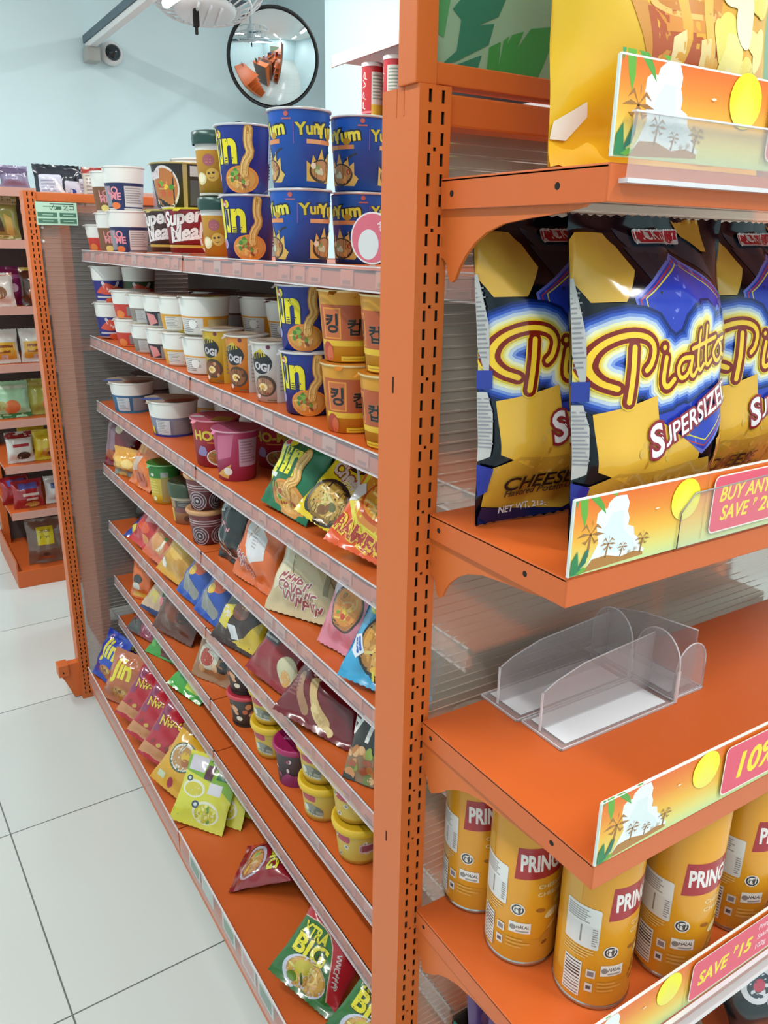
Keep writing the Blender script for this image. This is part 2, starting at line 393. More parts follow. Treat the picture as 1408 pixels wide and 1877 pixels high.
for z in (.40, .70, 1.0, 1.28): MB().box(BACKX + .041, .78, .07, LF - .03, z - .004, z).box(.777, .78, .07, LF - .03, z - .03, z).build('rear_shelf', ORANGE2, gond)
# far end: slotted post, top bar, smoky panel, foot
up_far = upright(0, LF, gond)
MB().box(PW, .82, LF + .004, LF + .03, 1.527, 1.551, bev=.002).build('top_bar', ORANGE, gond)
fl = fluted(PW, .82, LF + .016, .06, 1.527, .0125); fl.build('end_panel', POLYD, gond)
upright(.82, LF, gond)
mb = MB(); mb.prism([(-.062, .10), (-.05, .125), (0, .125), (0, .004), (-.02, .004), (-.045, .07)], 1, LF + .02, LF + .05); mb.box(-.062, -.03, LF + .012, LF + .058, .088, .128, bev=.002); mb.box(-.05, -.046, LF + .011, LF + .0125, .10, .106, mi=1)
mb.build('foot', [ORANGE, DARK], gond)
# info card and its two screws on the far panel
mb = MB(); sf = flat_surf(.028, LF - .003, 1.467)
mb.box(.028, .135, LF - .003, LF - .0005, 1.467, 1.526, col='#bfe3cb')
art(mb, [('r', .18, .79, .5, .83, '#6f9a80'), ('r', .35, .9, .93, .95, '#3a5a4a'), ('s', [(.34, .74), (.37, .66), (.43, .86), (.46, .68), (.55, .8)], .02, '#2f4a3e'), ('r', .48, .68, .62, .82, '#44705a'), ('s', [(.68, .84), (.77, .84), (.68, .68), (.78, .68)], .02, '#2f4a3e'), ('s', [(.82, .84), (.92, .84), (.92, .7), (.82, .7)], .02, '#2f4a3e'),
         ('r', .03, .36, .5, .55, '#4d7b66'), ('r', .56, .36, .97, .55, '#4d7b66'), ('r', .03, .08, .5, .28, '#4d7b66'), ('r', .56, .08, .97, .28, '#4d7b66'),
         ('r', .14, .43, .4, .47, '#a8cfb8'), ('r', .64, .43, .9, .47, '#a8cfb8'), ('r', .14, .16, .4, .2, '#a8cfb8'), ('r', .64, .16, .9, .2, '#a8cfb8')], sf, .107, .059)
tag(mb.build('info_card', CARD, gond), 'pale green information card', None)
for x, z in ((.042, 1.461), (.041, 1.424)): MB().lathe([(.0045, 0), (.004, .003), (.001, .004)], 14, '#f2f2ee').build('screw_cap', PLASTIC, gond).matrix_local = Matrix.Translation((x, LF + .012, z)) @ Matrix.Rotation(PI/2, 4, 'X')

# ------------------------------------------------------------------ end display at the near end
endc = empty('end_display', (0, 0, 0)); tag(endc, 'orange end display with slotted post, clear back panel and promo strips', 'shelving')
EW = .86
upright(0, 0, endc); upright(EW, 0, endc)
MB().box(PW, EW, .006, .034, 1.524, 1.549, bev=.002).build('cross_bar', ORANGE, endc)
MB().box(PW, EW, .006, .034, .06, .10, bev=.002).build('cross_bar', ORANGE, endc)
fluted(PW - .001, EW, .03, .10, 1.524).build('back_panel', POLY, endc)
# header frame standing behind the post with its leaf poster
hd = MB().box(-.003, .018, .002, .028, 1.5532, 2.02, bev=.001).box(.018, EW + .03, .0045, .026, 1.5545, 1.571, bev=.001).box(EW + .012, EW + .032, .002, .028, 1.5532, 2.02).box(.018, EW + .012, .004, .026, 2.0, 2.02).build('header_frame', ORANGE, endc)
mb = MB(); mb.box(.017, EW + .012, .014, .017, 1.570, 2.0, col='#8fb398')
g1, g2, g3 = '#3f9a5c', '#2f7a63', '#3a9148'
leaf = [('p', [(.0, .025), (.0, .2), (.045, .2), (.03, .12), (.022, .06), (.014, .02)], '#4f9c66'),
        ('p', [(.012, .0), (.0275, .012), (.031, .035), (.022, .0415), (.034, .054), (.05, .068), (.075, .1), (.11, .16), (.13, .2), (.16, .2), (.12, .13), (.078, .058), (.070, .0425), (.049, .0335), (.066, .0368), (.061, .0205), (.027, .0040)], g2),
        ('p', [(.024, .0003), (.054, .0120), (.050, .0003)], g2), ('p', [(.06, .0), (.0615, .0185), (.074, .0245), (.073, .006), (.077, .0255), (.083, .0300), (.081, .023), (.086, .031), (.099, .0353), (.092, .021), (.107, .0385), (.140, .0445), (.118, .0)], g3),
        ('p', [(.22, .0), (.3, .06), (.42, .1), (.36, .02), (.33, .0)], '#4f9c66'), ('p', [(.42, .0), (.5, .09), (.62, .15), (.56, .03), (.54, .0)], g2), ('p', [(.6, .0), (.66, .12), (.82, .2), (.76, .05), (.72, 0)], g3)]
leaf = [(op[0], [(x / .86, z / .43) for x, z in op[1]], op[2]) for op in leaf]
leaf += [('r', .1415/.86, y0/.43, .1428/.86, (y0+.009)/.43, '#3c6a4c') for y0 in [i * .0118 + .001 for i in range(34)]]
art(mb, leaf, flat_surf(.018, .0138, 1.571), .86, .43, e0=.0002, de=.00002)
tag(mb.build('leaf_poster', CARD, hd), 'green banana leaf poster', None)

# promo strip artwork: sunset, cloud, palms, sun and the offer label
def sunset(fx, fy):
    stops = ((0, '#c8d79a'), (.16, '#e3d77a'), (.42, '#f2b840'), (.72, '#ee8a2c'), (1, '#e96a22'))
    fy = min(1, max(0, fy))
    for (a, ca), (b, cb) in zip(stops, stops[1:]):
        if fy <= b: t = (fy - a) / (b - a); return tuple(p + (q - p) * t for p, q in zip(lin(ca), lin(cb)))
    return lin(stops[-1][1])
def sunc(fx, fy): t = min(1, max(0, (fy - .38) / .3)); return tuple(p + (q - p) * t for p, q in zip(lin('#f0dd72'), lin('#f9ec1e')))
def palm(x, y, s, c='#a5703a'):
    return [('s', [(x, y), (x + .002, y + s * .5)], s * .07, c)] + [('p', [(x + .002, y + s * .5), (x + .002 + dx * s * .5, y + s * (.5 + dy)), (x + .002 + dx * s, y + s * (.5 + dy * .6 - .06)), (x + .002 + dx * s * .5, y + s * (.42 + dy))], c) for dx, dy in ((-.42, .06), (-.3, .26), (.05, .34), (.34, .22), (.42, .02), (-.26, -.14), (.26, -.16))]
def promo_ops(offer, SW, SHh):
    ops = []
    N = 10
    for i in range(N): ops.append(('r', 0, i / N, 1, (i + 1) / N, sunset))
    m = []
    def addp(pts, c): m.append(('p', pts, c))
    cl = [(.0396, .0108), (.0466, .0227), (.0425, .0404), (.0431, .048), (.0480, .0512), (.0531, .0502), (.0545, .0548), (.0600, .0585), (.0657, .0591), (.0738, .0585), (.0776, .0514), (.0768, .0448), (.0795, .0385), (.0788, .0327), (.0858, .0300), (.0876, .023), (.0929, .0193), (.0948, .0134), (.1014, .008), (.0999, .0055), (.036, .0055)]
    for per in (0, .36):
        P = lambda pts: [((x - .018 + per), z) for x, z in pts]
        addp(P(cl), '#eef1f0'); addp(P([(.05, .014), (.052, .034), (.06, .046), (.072, .046), (.074, .030), (.085, .02), (.092, .009)]), '#dfe7e8')
        addp(P([(.0227, .0625), (.0309, .0625), (.0321, .0486), (.03, .0388), (.0253, .0498)]), '#67a93a'); addp(P([(.0326, .0625), (.0426, .062), (.049, .0547), (.0523, .0462), (.0422, .0546)]), '#5aa040')
        addp(P([(.056, .0625), (.064, .0625), (.062, .059)]), '#67a93a'); addp(P([(.018, .0625), (.0215, .0625), (.020, .055)]), '#3f9a5c')
        addp(P([(.0365, .0056), (.0413, .0105), (.057, .0111), (.0737, .0066), (.0882, .0088), (.0998, .0062), (.1001, .0035), (.03, .001)]), '#b27a3a')
        for x, y, s in ((.0355, .014, .036), (.0560, .0095, .022), (.0730, .0075, .015), (.0960, .007, .022), (.081, .0065, .006), (.088, .008, .006)): m.extend((o[0], P(o[1]), *o[2:]) for o in palm(x, y, s))
        addp(P([(.0185, .001), (.019, .013), (.0245, .0205), (.0265, .008), (.030, .004), (.028, .001)]), '#2f7f4e'); addp(P([(.0255, .004), (.0335, .0200), (.0365, .019), (.034, .009)]), '#2a6f5a')
        addp(P([(.024, .002), (.032, .006), (.036, .004), (.03, .001)]), '#6aa83c')
        m.append(('e', .1462 - .018 + per, .0435, .0180, .0180, sunc)); addp(P([(.108, .0415), (.1115, .0425), (.1145, .0415), (.111, .0405)]), '#f3e3c2')
        for i in range(30): m.append(('r', .1545 + per - .0003, .004 + i * .0019, .1545 + per + .0003, .0052 + i * .0019, '#8f6b32'))
    for o in m:
        if o[0] == 'p': ops.append(('p', [(x / SW, z / SHh) for x, z in o[1]], o[2]))
        elif o[0] == 's': ops.append(('s', [(x / SW, z / SHh) for x, z in o[1]], o[2] / SW, o[3]))
        elif o[0] == 'e': ops.append(('e', o[1] / SW, o[2] / SHh, o[3] / SW, o[4] / SW, o[5]))
        elif o[0] == 'r': ops.append(('r', o[1] / SW, o[2] / SHh, o[3] / SW, o[4] / SHh, o[5]))
    x0 = offer['x']; x1 = x0 + offer['w']
    ops.append(('rr', x0 / SW, .105, x1 / SW, .945, .006 / SW, '#f4e3da')); ops.append(('rr', (x0 + .0012) / SW, .125, (x1 - .0012) / SW, .925, .005 / SW, offer.get('bg', '#e4526a')))
    for s, tx, tz, sz, c, o in offer['text']:
        o = dict(o)
        if 'fit' in o: o['fit'] = o['fit'] / SW
        ops.append(('t', s, (x0 + tx) / SW, tz / SHh, sz / SW, c, o))
    return ops

def bracket(z, depth, parent, x=.0270):
    """cantilever arm hooked into the post slots, hollowed by a quarter curve"""
    k = depth / .19
    pts = [(.0006, 0), (.0006, -.012), (.004, -.013), (.004, -.020), (-.001, -.022), (-.001, -.030), (.004, -.031), (.004, -.038), (-.004, -.040), (-.008, -.044), (-.0105, -.052), (-.013, -.0575), (-.017, -.059), (-.021, -.056),
           (-.026*k, -.047), (-.034*k, -.0365), (-.046*k, -.0262), (-.060*k, -.0185), (-.080*k, -.0122), (-.110*k, -.0085), (-.140*k, -.006), (-.165*k, -.002), (-.168*k, 0)]
    return MB().prism(pts, 0, x, x + .003).build('bracket', ORANGE, parent)

YEL = '#f5dc28'
def end_shelf(z, yf, offer, holder, sh=.0605, x0=.0225):
    mb = MB()
    mb.box(x0, EW - .01, yf + .001, -.003, z - .0035, z, bev=.0009); mb.box(x0, x0 + .002, yf + .001, -.003, z - .0245, z - .001, bev=.0005)
    mb.box(EW - .012, EW - .01, yf + .001, -.003, z - .0245, z - .001); mb.box(x0, EW - .01, yf, yf + .0025, z - .0245, z - .0008, bev=.0009)
    for yy in (-.018, yf + .048): mb.lathe([(.0026, -.0004), (.0026, .0002)], 12, mi=1); _turn(mb, 24, x0, yy, z - .0125)
    s = mb.build('shelf', [ORANGE2, DARK], endc)
    bracket(z - .0245, -yf, s).location.z = z - .0245; bracket(z - .0245, -yf, s, EW - .018).location.z = z - .0245
    SW = EW - .045; zs = z + .003
    mb = MB(); mb.box(x0 - .002, x0 - .002 + SW, yf - .0022, yf - .0008, zs, zs + sh, col='#e9b184'); mb.box(x0 - .002, x0 - .002 + SW, yf - .0026, yf - .0004, zs + sh - .0004, zs + sh + .0008, col='#f1ede6')
    mb.box(x0 - .0032, x0 - .0018, yf - .0026, yf - .0004, zs, zs + sh, col='#d5dcd6')
    art(mb, promo_ops(offer, SW, sh), flat_surf(x0 - .002, yf - .0022, zs), SW, sh, e0=.0002, de=.000012)
    tag(mb.build('promo_sign', CARD, s), 'sunset beach promo strip with a pink offer label', None)
    if holder:
        h0, h1, xo = holder; mb = MB(); y = yf - .006
        mb.add([(xo, y, z + h0), (EW, y, z + h0), (EW, y - .002, z + h1), (xo, y - .002, z + h1)], [(0, 1, 2, 3)], '#ffffff', 0, False)
        mb.box(xo, EW, y - .0035, y + .0004, z + h1 - .0006, z + h1 + .0006, col='#f2f0f0', mi=1); mb.box(xo, EW, y - .002, yf, z + h0 - .0015, z + h0 + .0015, col='#efeff0', mi=1)
        tag(mb.build('sign_holder', [STRIP_CLEAR, ACRYL_EDGE], s), 'clear plastic holder clipped over the strip', None)
    if offer.get('guard'):
        y = yf - .0045; L_ = [(.1435, z + .004), (.1435, z + .036), (.1590, z + .0505), (.30, z + .0535), (EW - .05, z + .0535), (EW - .05, z + .004)]
        mb = MB().prism(L_, 1, y - .0006, y + .0006); mb.tube([(p, y, q) for p, q in L_[:4]], .0008, mi=1, seg=6)
        tag(mb.build('sign_holder', [mix_clear('clear sign guard', '#e6e2e0', .1, .10), mat('guard edge', '#9d948c', rough=.3)], s), 'clear plastic guard with a cut corner', None)
    return s
def _turn(mb, seg, x0, yy, zz):
    """lay the disc last added to mb against the shelf's side lip"""
    n = 4 * 12
    for i in range(len(mb.v) - n, len(mb.v)): a = mb.v[i]; mb.v[i] = (x0 - a[2], yy + a[0], zz + a[1])
end_shelf(1.483, -.190, dict(x=.157, w=.17, text=[]), (-.011, .030, .0310), .0590)
end_shelf(1.186, -.187, dict(guard=1, x=.1620, w=.17, text=[('BUY ANY 2,', .054, .0400, .0185, YEL, {'off': .022, 'shear': .2, 'fit': .088}), ('SAVE', .034, .0235, .0185, YEL, {'off': .022, 'shear': .2, 'fit': .040}), ('P', .0625, .0275, .0095, YEL, {'off': .02, 'shear': .2}), ('20', .0805, .0235, .0185, YEL, {'off': .022, 'shear': .2, 'fit': .024})]), None, .0620)
end_shelf(.957, -.245, dict(x=.152, w=.17, text=[('10%', .052, .031, .036, YEL, {'off': .03, 'shear': .15, 'fit': .062})]), None, .0600)
end_shelf(.707, -.245, dict(x=.160, w=.19, text=[('SAVE', .036, .030, .0235, YEL, {'off': .03, 'shear': .15, 'fit': .048}), ('P', .071, .037, .0125, YEL, {'off': .03, 'shear': .15}), ('15', .0885, .030, .0235, YEL, {'off': .03, 'shear': .15, 'fit': .022}), ('Pringles', .123, .044, .0095, '#f3d9dc', {'fit': .03}), ('Snack Chips', .131, .031, .0095, '#f3d9dc', {'fit': .045}), ('102g', .117, .018, .0095, '#f3d9dc', {'fit': .018})]), (-.022, .006, .0225), .0600)
mb = MB().box(.0225, EW - .01, -.30, -.003, .41, .43).box(.0225, EW - .01, -.302, -.2995, .40, .43)
sb = mb.build('shelf', ORANGE2, endc)
MB().box(.0225, EW - .01, -.36, -.003, .05, .10).build('base_deck', ORANGE2, endc); MB().box(.04, EW - .03, -.33, 0, 0, .05, col='#8d8a86').build('plinth', PAINT, endc)
# ------------------------------------------------------------------ things on the walls
# convex mirror
MIRROR = mat('mirror glass', '#e8eef0', rough=.03, metal=1)
mr = empty('convex_mirror', (1.413, 3.30, 2.255)); tag(mr, 'round convex safety mirror with a black rim in the corner', 'mirror')
d = Vector((-.33, -.87, -.30)).normalized(); mr.rotation_euler = d.to_track_quat('Z', 'Y').to_euler()
RR = .208; RS = .34; prof = []
for i in range(15): a = math.asin(RR / RS) * (1 - i / 14); prof.append((RS * math.sin(a) if i < 14 else .0005, RS * math.cos(a) - RS * math.cos(math.asin(RR / RS))))
MB().lathe(prof, 56, cap0=False).build('mirror_face', MIRROR, mr)
RUB = mat('black rubber rim', '#15191b', rough=.5)
prof = [(RR - .004, .006), (RR, .009), (RR + .006, .008), (RR + .009, .0), (RR + .008, -.012), (RR, -.016), (0.001, -.03)]
MB().lathe(prof, 56, cap0=False).build('rim', RUB, mr)
MB().tube([(0, 0, -.03), (0, 0, -.12), (.10, .06, -.22)], .012).build('arm', HOUSE, mr)
# light batten running out from the back wall
bt = empty('light_batten', (.73, 3.98, 2.335)); tag(bt, 'long white light batten with a dark top running from the back wall', 'light')
GREYT = plain('grey lamp tray', '#4f6470', .5)
MB().box(-.022, .022, -2.5, 0, .012, .045).build('tray', GREYT, bt); MB().box(-.016, .020, -2.5, -.01, -.014, .012, bev=.003).build('rail', HOUSE, bt)
MB().box(-.03, .035, -.09, 0, -.075, -.012, bev=.004).build('end_box', plain('grey end box', '#a9aaa6', .5), bt)
MB().tube([(.055, -1.05, -.02), (.055, -2.45, -.02)], .017, seg=12).build('tube', TUBE, bt)
ld = bpy.data.lights.new('tube_light', 'AREA'); ld.shape = 'RECTANGLE'; ld.size = .06; ld.size_y = 1.4; ld.energy = 12
lo = bpy.data.objects.new('tube_light', ld); COL.objects.link(lo); lo.parent = bt; lo.location = (.055, -1.75, -.045)
# dome camera
dc = empty('dome_camera', (.842, 3.985, 2.318)); tag(dc, 'small white dome camera on the back wall below the batten', 'camera'); dc.rotation_euler = (PI/2, 0, 0)
MB().lathe([(.055, 0), (.055, .02), (.048, .032), (.040, .036)], 28, '#e9ecec').build('collar', PLASTIC, dc)
MB().lathe([(.038, .034), (.034, .050), (.020, .062), (.001, .066)], 24, '#2b343a').build('lens_dome', mat('dark dome', '#2a3238', rough=.08), dc)
# orbit fan hanging under the ceiling
fn = empty('ceiling_fan', (.985, 3.03, 2.325)); tag(fn, 'white orbit fan with a ribbed cage beside the light batten', 'fan'); fn.rotation_euler = (math.radians(-10), math.radians(4), 0)
WPL = mat('white fan plastic', '#e6eaec', rough=.35)
MB().lathe([(.001, 0), (.105, .0), (.125, .008), (.128, .018)], 40).build('cap', WPL, fn)
mb = MB()
for dx in (-.5, .1, .6): mb.tube([(.11 * (dx + .35 * s) * .8, -.09 + .18 * (s + .5) * (1 - abs(dx) * .3), -.004) for s in (-.5, -.25, 0, .25, .5)], .006, seg=6)
mb.build('cap_ribs', WPL, fn)
for i in range(26):
    a = 2*PI*i/26; MB().tube([(r * math.sin(a + tw), r * math.cos(a + tw), z) for r, z, tw in ((.125, .015, 0), (.19, .035, .1), (.235, .075, .2), (.25, .115, .28), (.235, .16, .34))], .0035, seg=6).build('cage_rib', WPL, fn)
for r, z in ((.19, .035), (.252, .115), (.235, .16)): MB().tube([(r*math.sin(2*PI*k/40), r*math.cos(2*PI*k/40), z) for k in range(41)], .005, seg=6).build('cage_ring', WPL, fn)
MB().lathe([(.07, .05), (.075, .12), (.06, .2), (.02, .22), (.02, .45)], 24).build('motor', WPL, fn)
for i in range(3):
    a = 2*PI*i/3; b = a + .75; MB().prism([(.06*math.cos(a), .06*math.sin(a)), (.21*math.cos(a + .1), .21*math.sin(a + .1)), (.21*math.cos(b), .21*math.sin(b)), (.07*math.cos(b), .07*math.sin(b))], 2, .10, .104).build('blade', GREYT, fn)
MB().box(-.010, .010, -.010, .010, -.065, .0).box(-.005, .005, -.005, .005, -.095, -.065).build('pull_switch', DARK, fn).location = (-.05, -.02, 0)
# tall shelving across the next aisle: only its top peeps over the gondola
ts = empty('tall_shelving', (0, 0, 0)); tag(ts, 'tall orange shelving behind the gondola, red cans on it', 'shelving')
MB().box(1.34, 1.36, .62, 2.0, .0, 2.3).build('back_panel', GREYP, ts)
for y in (.62, 1.98): MB().box(1.30, 1.34, y, y + .035, 0, 2.35).build('upright', ORANGE, ts)
for z in (.25, .6, .95, 1.3, 1.748, 2.0):
    s = MB().box(1.0, 1.34, .63, 1.97, z - .012, z).box(.998, 1.001, .63, 1.97, z - .03, z).build('shelf', ORANGE2, ts)
    MB().box(.994, .997, .64, 1.96, z - .03, z + .003, col='#dcd5d4').build('price_strip', CARD, s)
# wall of display rack at the far left
rk = empty('corner_rack', (0, 0, 0)); tag(rk, 'orange snack rack against the back wall beyond the aisle', 'shelving')
RZ = [1.42, 1.17, .945, .72, .527, .325]
MB().box(-.02, .9, 3.42, 3.44, .02, 1.60).build('back_panel', GREYP, rk)
for x in (-.02, .88): MB().box(x, x + .03, 3.36, 3.42, 0, 1.62).build('upright', ORANGE, rk)
for z in RZ + [1.61]:
    s = MB().box(-.02, .9, 2.945, 3.42, z - .012, z).box(-.02, .9, 2.94, 2.945, z - .024, z).build('shelf', ORANGE2, rk)
    MB().box(-.018, .9, 2.934, 2.937, z - .026, z + .006, col='#cf9a8c').build('price_strip', CARD, s)
mb = MB().box(-.03, .9, 2.915, 3.42, .03, .055, bev=.002).box(-.03, .9, 2.91, 2.918, .0, .075, bev=.002).box(-.032, -.026, 2.915, 3.44, .0, .12)
mb.build('base_deck', ORANGE2, rk)
# ------------------------------------------------------------------ packaging builders
def bag_surf(w, h, t, seed, taper=.06, side=1, seal=.011, wr=1):
    r = random.Random(seed); ph = [r.uniform(0, 6.3) for _ in range(10)]; lo = [r.uniform(-1, 1) for _ in range(6)]
    def raw(u, v):
        s = np.clip(2*u/w, -1, 1); q = np.clip(v/h, 0, 1); e = np.minimum(v, h - v)
        x = np.clip((e - seal) / (.26*h), 0, 1); rise = (x*x*(3 - 2*x)) ** .75
        edge = np.clip(1 - np.abs(s)**2.5, 0, 1) ** .62
        z = .5*t*edge*rise*(1 + .12*lo[0]*np.sin(3*s + ph[0]) * np.sin(5*q + ph[1]))
        dec = np.exp(-np.maximum(e - seal, 0)/(.16*h)) * np.clip((e - seal)/.01, 0, 1) * (1 - s*s*.6)
        z = z + dec*t*.085*wr*(np.sin(8.5*s + ph[2]) + .6*np.sin(15*s + ph[3] + 4*q))
        sd = np.abs(s)**6*rise
        z = z + sd*t*.08*wr*np.sin(22*q + ph[4] + 2*s) * (1 - np.abs(s)) * 4
        z = z + rise*t*.045*wr*np.sin(6*s + 9*q + ph[5])*np.sin(11*q - 3*s + ph[6])
        fl = np.clip(1 - np.maximum(e, 0)/seal, 0, 1)
        y = side*z + fl*t*.05*np.sin(5*s + ph[7] + (3 if side < 0 else 3))
        xx = u*(1 - taper*rise*(.6 + .4*np.sin(PI*q)))
        return np.stack([xx, -y, v + 0*u], -1)
    def surf(u, v, e=0):
        u = np.asarray(u, float); v = np.asarray(v, float); P = raw(u, v)
        if np.any(e):
            d = .0015; a = raw(u + d, v) - raw(u - d, v); b = raw(u, v + d) - raw(u, v - d); n = np.cross(a, b)
            n /= np.linalg.norm(n, axis=-1, keepdims=True) + 1e-12; n *= side
            n[..., 1] = np.where(np.abs(n[..., 1]) < .15, -.15*side, n[..., 1])
            P = P + n*np.asarray(e)[..., None]
        return P
    return surf

def bag(name, w, h, t, col, front, back=(), seed=0, nu=30, nv=38, m=None, taper=.06, edge=None, seal=.011, wr=1):
    mb = MB(); ug = np.linspace(-w/2, w/2, nu + 1); vg = np.linspace(0, h, nv + 1)
    for side in (1, -1):
        sf = bag_surf(w, h, t if side > 0 else t*.8, seed if side > 0 else seed + 50, taper, side, seal, wr)
        U, V = np.meshgrid(ug, vg); Vj = V.copy()
        zig = np.where(np.arange(nu + 1) % 2 == 0, .0013, -.0005); Vj[-1] += zig; Vj[0] -= zig
        P = sf(U.ravel(), Vj.ravel()); f = []
        for j in range(nv):
            for i in range(nu):
                a = j*(nu+1) + i; q = (a, a+1, a+nu+2, a+nu+1); f.append(q if side > 0 else q[::-1])
        c = [lin(edge) if edge and (v < seal or v > h - seal) else lin(col) for v in V.ravel()] if edge else lin(col)
        mb.add(P, f, c, 0, True)
        ops = front if side > 0 else back
        art(mb, [o for o in ops], lambda u, v, e, sf=sf: sf(np.clip(u, -w*.499, w*.499), np.clip(v, .0005, h - .0005), np.full(len(u), e)), w, h, ug, vg)
    return mb.build(name, m or FILM)

def cup(name, rt, rb, h, ops, bands, lid, lid_ops=(), seg=44, m=None, lid_h=.0, lid_m=None, overhang=.0022, rim='#eceae4'):
    """tapered cup: bands = [(height fraction, colour)...] from the bottom up; lid = colour of the foil or plastic top"""
    mb = MB(); R = lambda z: rb + (rt - rb)*z/h
    prof = [(rb - .003, .004, bands[0][1]), (rb - .0012, 0, bands[0][1]), (rb, .0008, bands[0][1])]
    for i, (z0, c) in enumerate(bands):
        z1 = bands[i+1][0] if i + 1 < len(bands) else 1
        prof += [(R(max(z0*h, .0008)), max(z0*h, .0008), c), (R(z1*h), z1*h, c)]
    mb.lathe(prof, seg, bands[0][1])
    rm = (rt + rb)/2; W2 = 2*rm; ug = np.arange(-PI*rm, PI*rm, 2*PI*rm/seg)
    def sf(u, v, e):
        th = u/rm; r = R(np.clip(v, .0005, h - .0005)) + e; return np.stack([r*np.sin(th), -r*np.cos(th), v], -1)
    art(mb, ops, sf, W2, h, ug, None, e0=.0003)
    o = mb.build(name, m or CARD)
    ml = MB(); ro = rt + overhang
    if lid_h:      # plastic snap lid with a skirt
        ml.lathe([(ro, h - lid_h, lid), (ro + .0012, h - lid_h*.5, lid), (ro + .0005, h + .001, lid), (ro - .003, h + .003, lid), (ro - .005, h + .0015, lid), (.0006, h + .001, lid)], seg, lid, cap0=False)
        ztop = h + .001
    else:
        ml.lathe([(rt, h - .003, rim), (ro, h - .0026, rim), (ro + .0004, h - .001, rim), (ro, h + .0004, rim), (ro, h + .0004, lid), (rt - .002, h + .0010, lid), (rt*.6, h + .0016, lid), (.0006, h + .0012, lid)], seg, rim, cap0=False)
        a0 = -.5; ml.add([((ro - .002)*math.sin(a0 + k), -(ro - .002)*math.cos(a0 + k), h + .0006) for k in (-.16, .16)] + [((ro + .007)*math.sin(a0 + k), -(ro + .007)*math.cos(a0 + k), h - .006) for k in (.09, -.09)], [(0, 1, 2, 3)], lid, 0, False)
        ztop = h + .0017
    if lid_ops: art(ml, lid_ops, lambda u, v, e: np.stack([u, v, np.full_like(u, ztop + e)], -1), 2*rt, 2*rt)
    l = ml.build('lid', lid_m or (PLASTIC if lid_h else FOIL), o)
    return o

def bowl(name, rt, rb, h, band, ops, lid, lid_ops=(), frac=.5, seg=44):
    """instant-noodle bowl: printed lower sleeve, plain white upper wall, rolled rim and a foil top"""
    mb = MB(); W_ = '#ecebe7'; hs = h*frac; R = lambda z: rb + (rt*.9 - rb)*z/hs
    mb.lathe([(rb - .004, .003, W_), (rb - .002, 0, W_), (rb, .004, W_), (rb, .004, band), (R(hs), hs, band), (R(hs), hs, W_), (rt*.915, hs + .004, W_), (rt*.965, h - .006, W_), (rt*.97, h - .004, W_), (rt, h - .0035, W_), (rt + .0006, h - .0015, W_), (rt, h, W_)], seg, W_, cap1=False)
    rm = (rt*.9 + rb)/2; ug = np.arange(-PI*rm, PI*rm, 2*PI*rm/seg)
    sf = lambda u, v, e: np.stack([(R(v) + e)*np.sin(u/rm), -(R(v) + e)*np.cos(u/rm), v], -1)
    art(mb, ops, sf, 2*rm, hs, ug, None)
    o = mb.build(name, CARD)
    ml = MB(); ml.lathe([(rt + .0002, h + .0001, lid), (rt*.9, h + .0009, lid), (rt*.5, h + .0012, lid), (.0006, h + .0010, lid)], seg, lid, cap0=False)
    art(ml, lid_ops, lambda u, v, e: np.stack([u, v, np.full_like(u, h + .0013 + e)], -1), 2*rt, 2*rt)
    ml.add([(rt*.96*math.sin(-.6+k), -rt*.96*math.cos(-.6+k), h+.0006) for k in (-.15, .15)] + [((rt+.008)*math.sin(-.6+k), -(rt+.008)*math.cos(-.6+k), h-.004) for k in (.1, -.1)], [(0, 1, 2, 3)], lid, 0, False)
    ml.build('lid', FOIL, o)
    return o

# ---- artwork phrases
def jit(c, r, a=.14): return tuple(min(1, max(0, x*(1 + r.uniform(-a, a)))) for x in lin(c))
def noodles(cx, cy, rx, ry, seed=1, asp=1.0, dark='#4a2a14', tan='#d9a24c', hi='#f0cd7c', n=13, veg=True, meat='#a34a22', bowl_c=None, lift=0):
    """a served dish: bowl, noodle mass, curled strands and toppings (radii in widths, asp = w / h)"""
    r = random.Random(seed); o = []
    if bowl_c: o.append(('e', cx, cy, rx*1.12, ry*1.14, bowl_c))
    o += [('e', cx, cy, rx, ry, dark), ('e', cx, cy + ry*.06*asp, rx*.9, ry*.86, tan)]
    for i in range(n):
        a = r.uniform(0, 6.3); d = r.uniform(.1, .62); x = cx + rx*d*math.cos(a); y = cy + ry*d*math.sin(a)*asp; L = r.uniform(.22, .42)*rx; b = r.uniform(0, 3.1)
        pts = [(x + L*(k - 1)*math.cos(b) + .3*L*math.sin(b)*(1 if k == 1 else -1), y + (L*(k - 1)*math.sin(b) - .3*L*math.cos(b)*(1 if k == 1 else -1))*asp) for k in range(3)]
        o.append(('s', pts, rx*.085, jit(hi if i % 2 else tan, r, .18), 1))
    if veg:
        for i in range(6):
            a = r.uniform(0, 6.3); d = r.uniform(.15, .7); c = ('#4f8a32', '#6da23a', meat, meat, '#c4402a', '#e7c23a')[i]
            o.append(('e', cx + rx*d*math.cos(a), cy + ry*d*math.sin(a)*asp, rx*r.uniform(.1, .2), ry*r.uniform(.08, .16), c, r.uniform(0, 180)))
    return o
def strand(pts, wd, seed=2, c='#e3b468', d='#b9802f'):
    """a lifted hank of noodles"""
    o = [('s', pts, wd, d, 1), ('s', pts, wd*.82, c, 1)]; r = random.Random(seed)
    for k in range(4): f = (k - 1.5)*wd*.22; o.append(('s', [(x + f + r.uniform(-.1, .1)*wd, y) for x, y in pts], wd*.07, d if k % 2 else '#f4d596', 1))
    return o
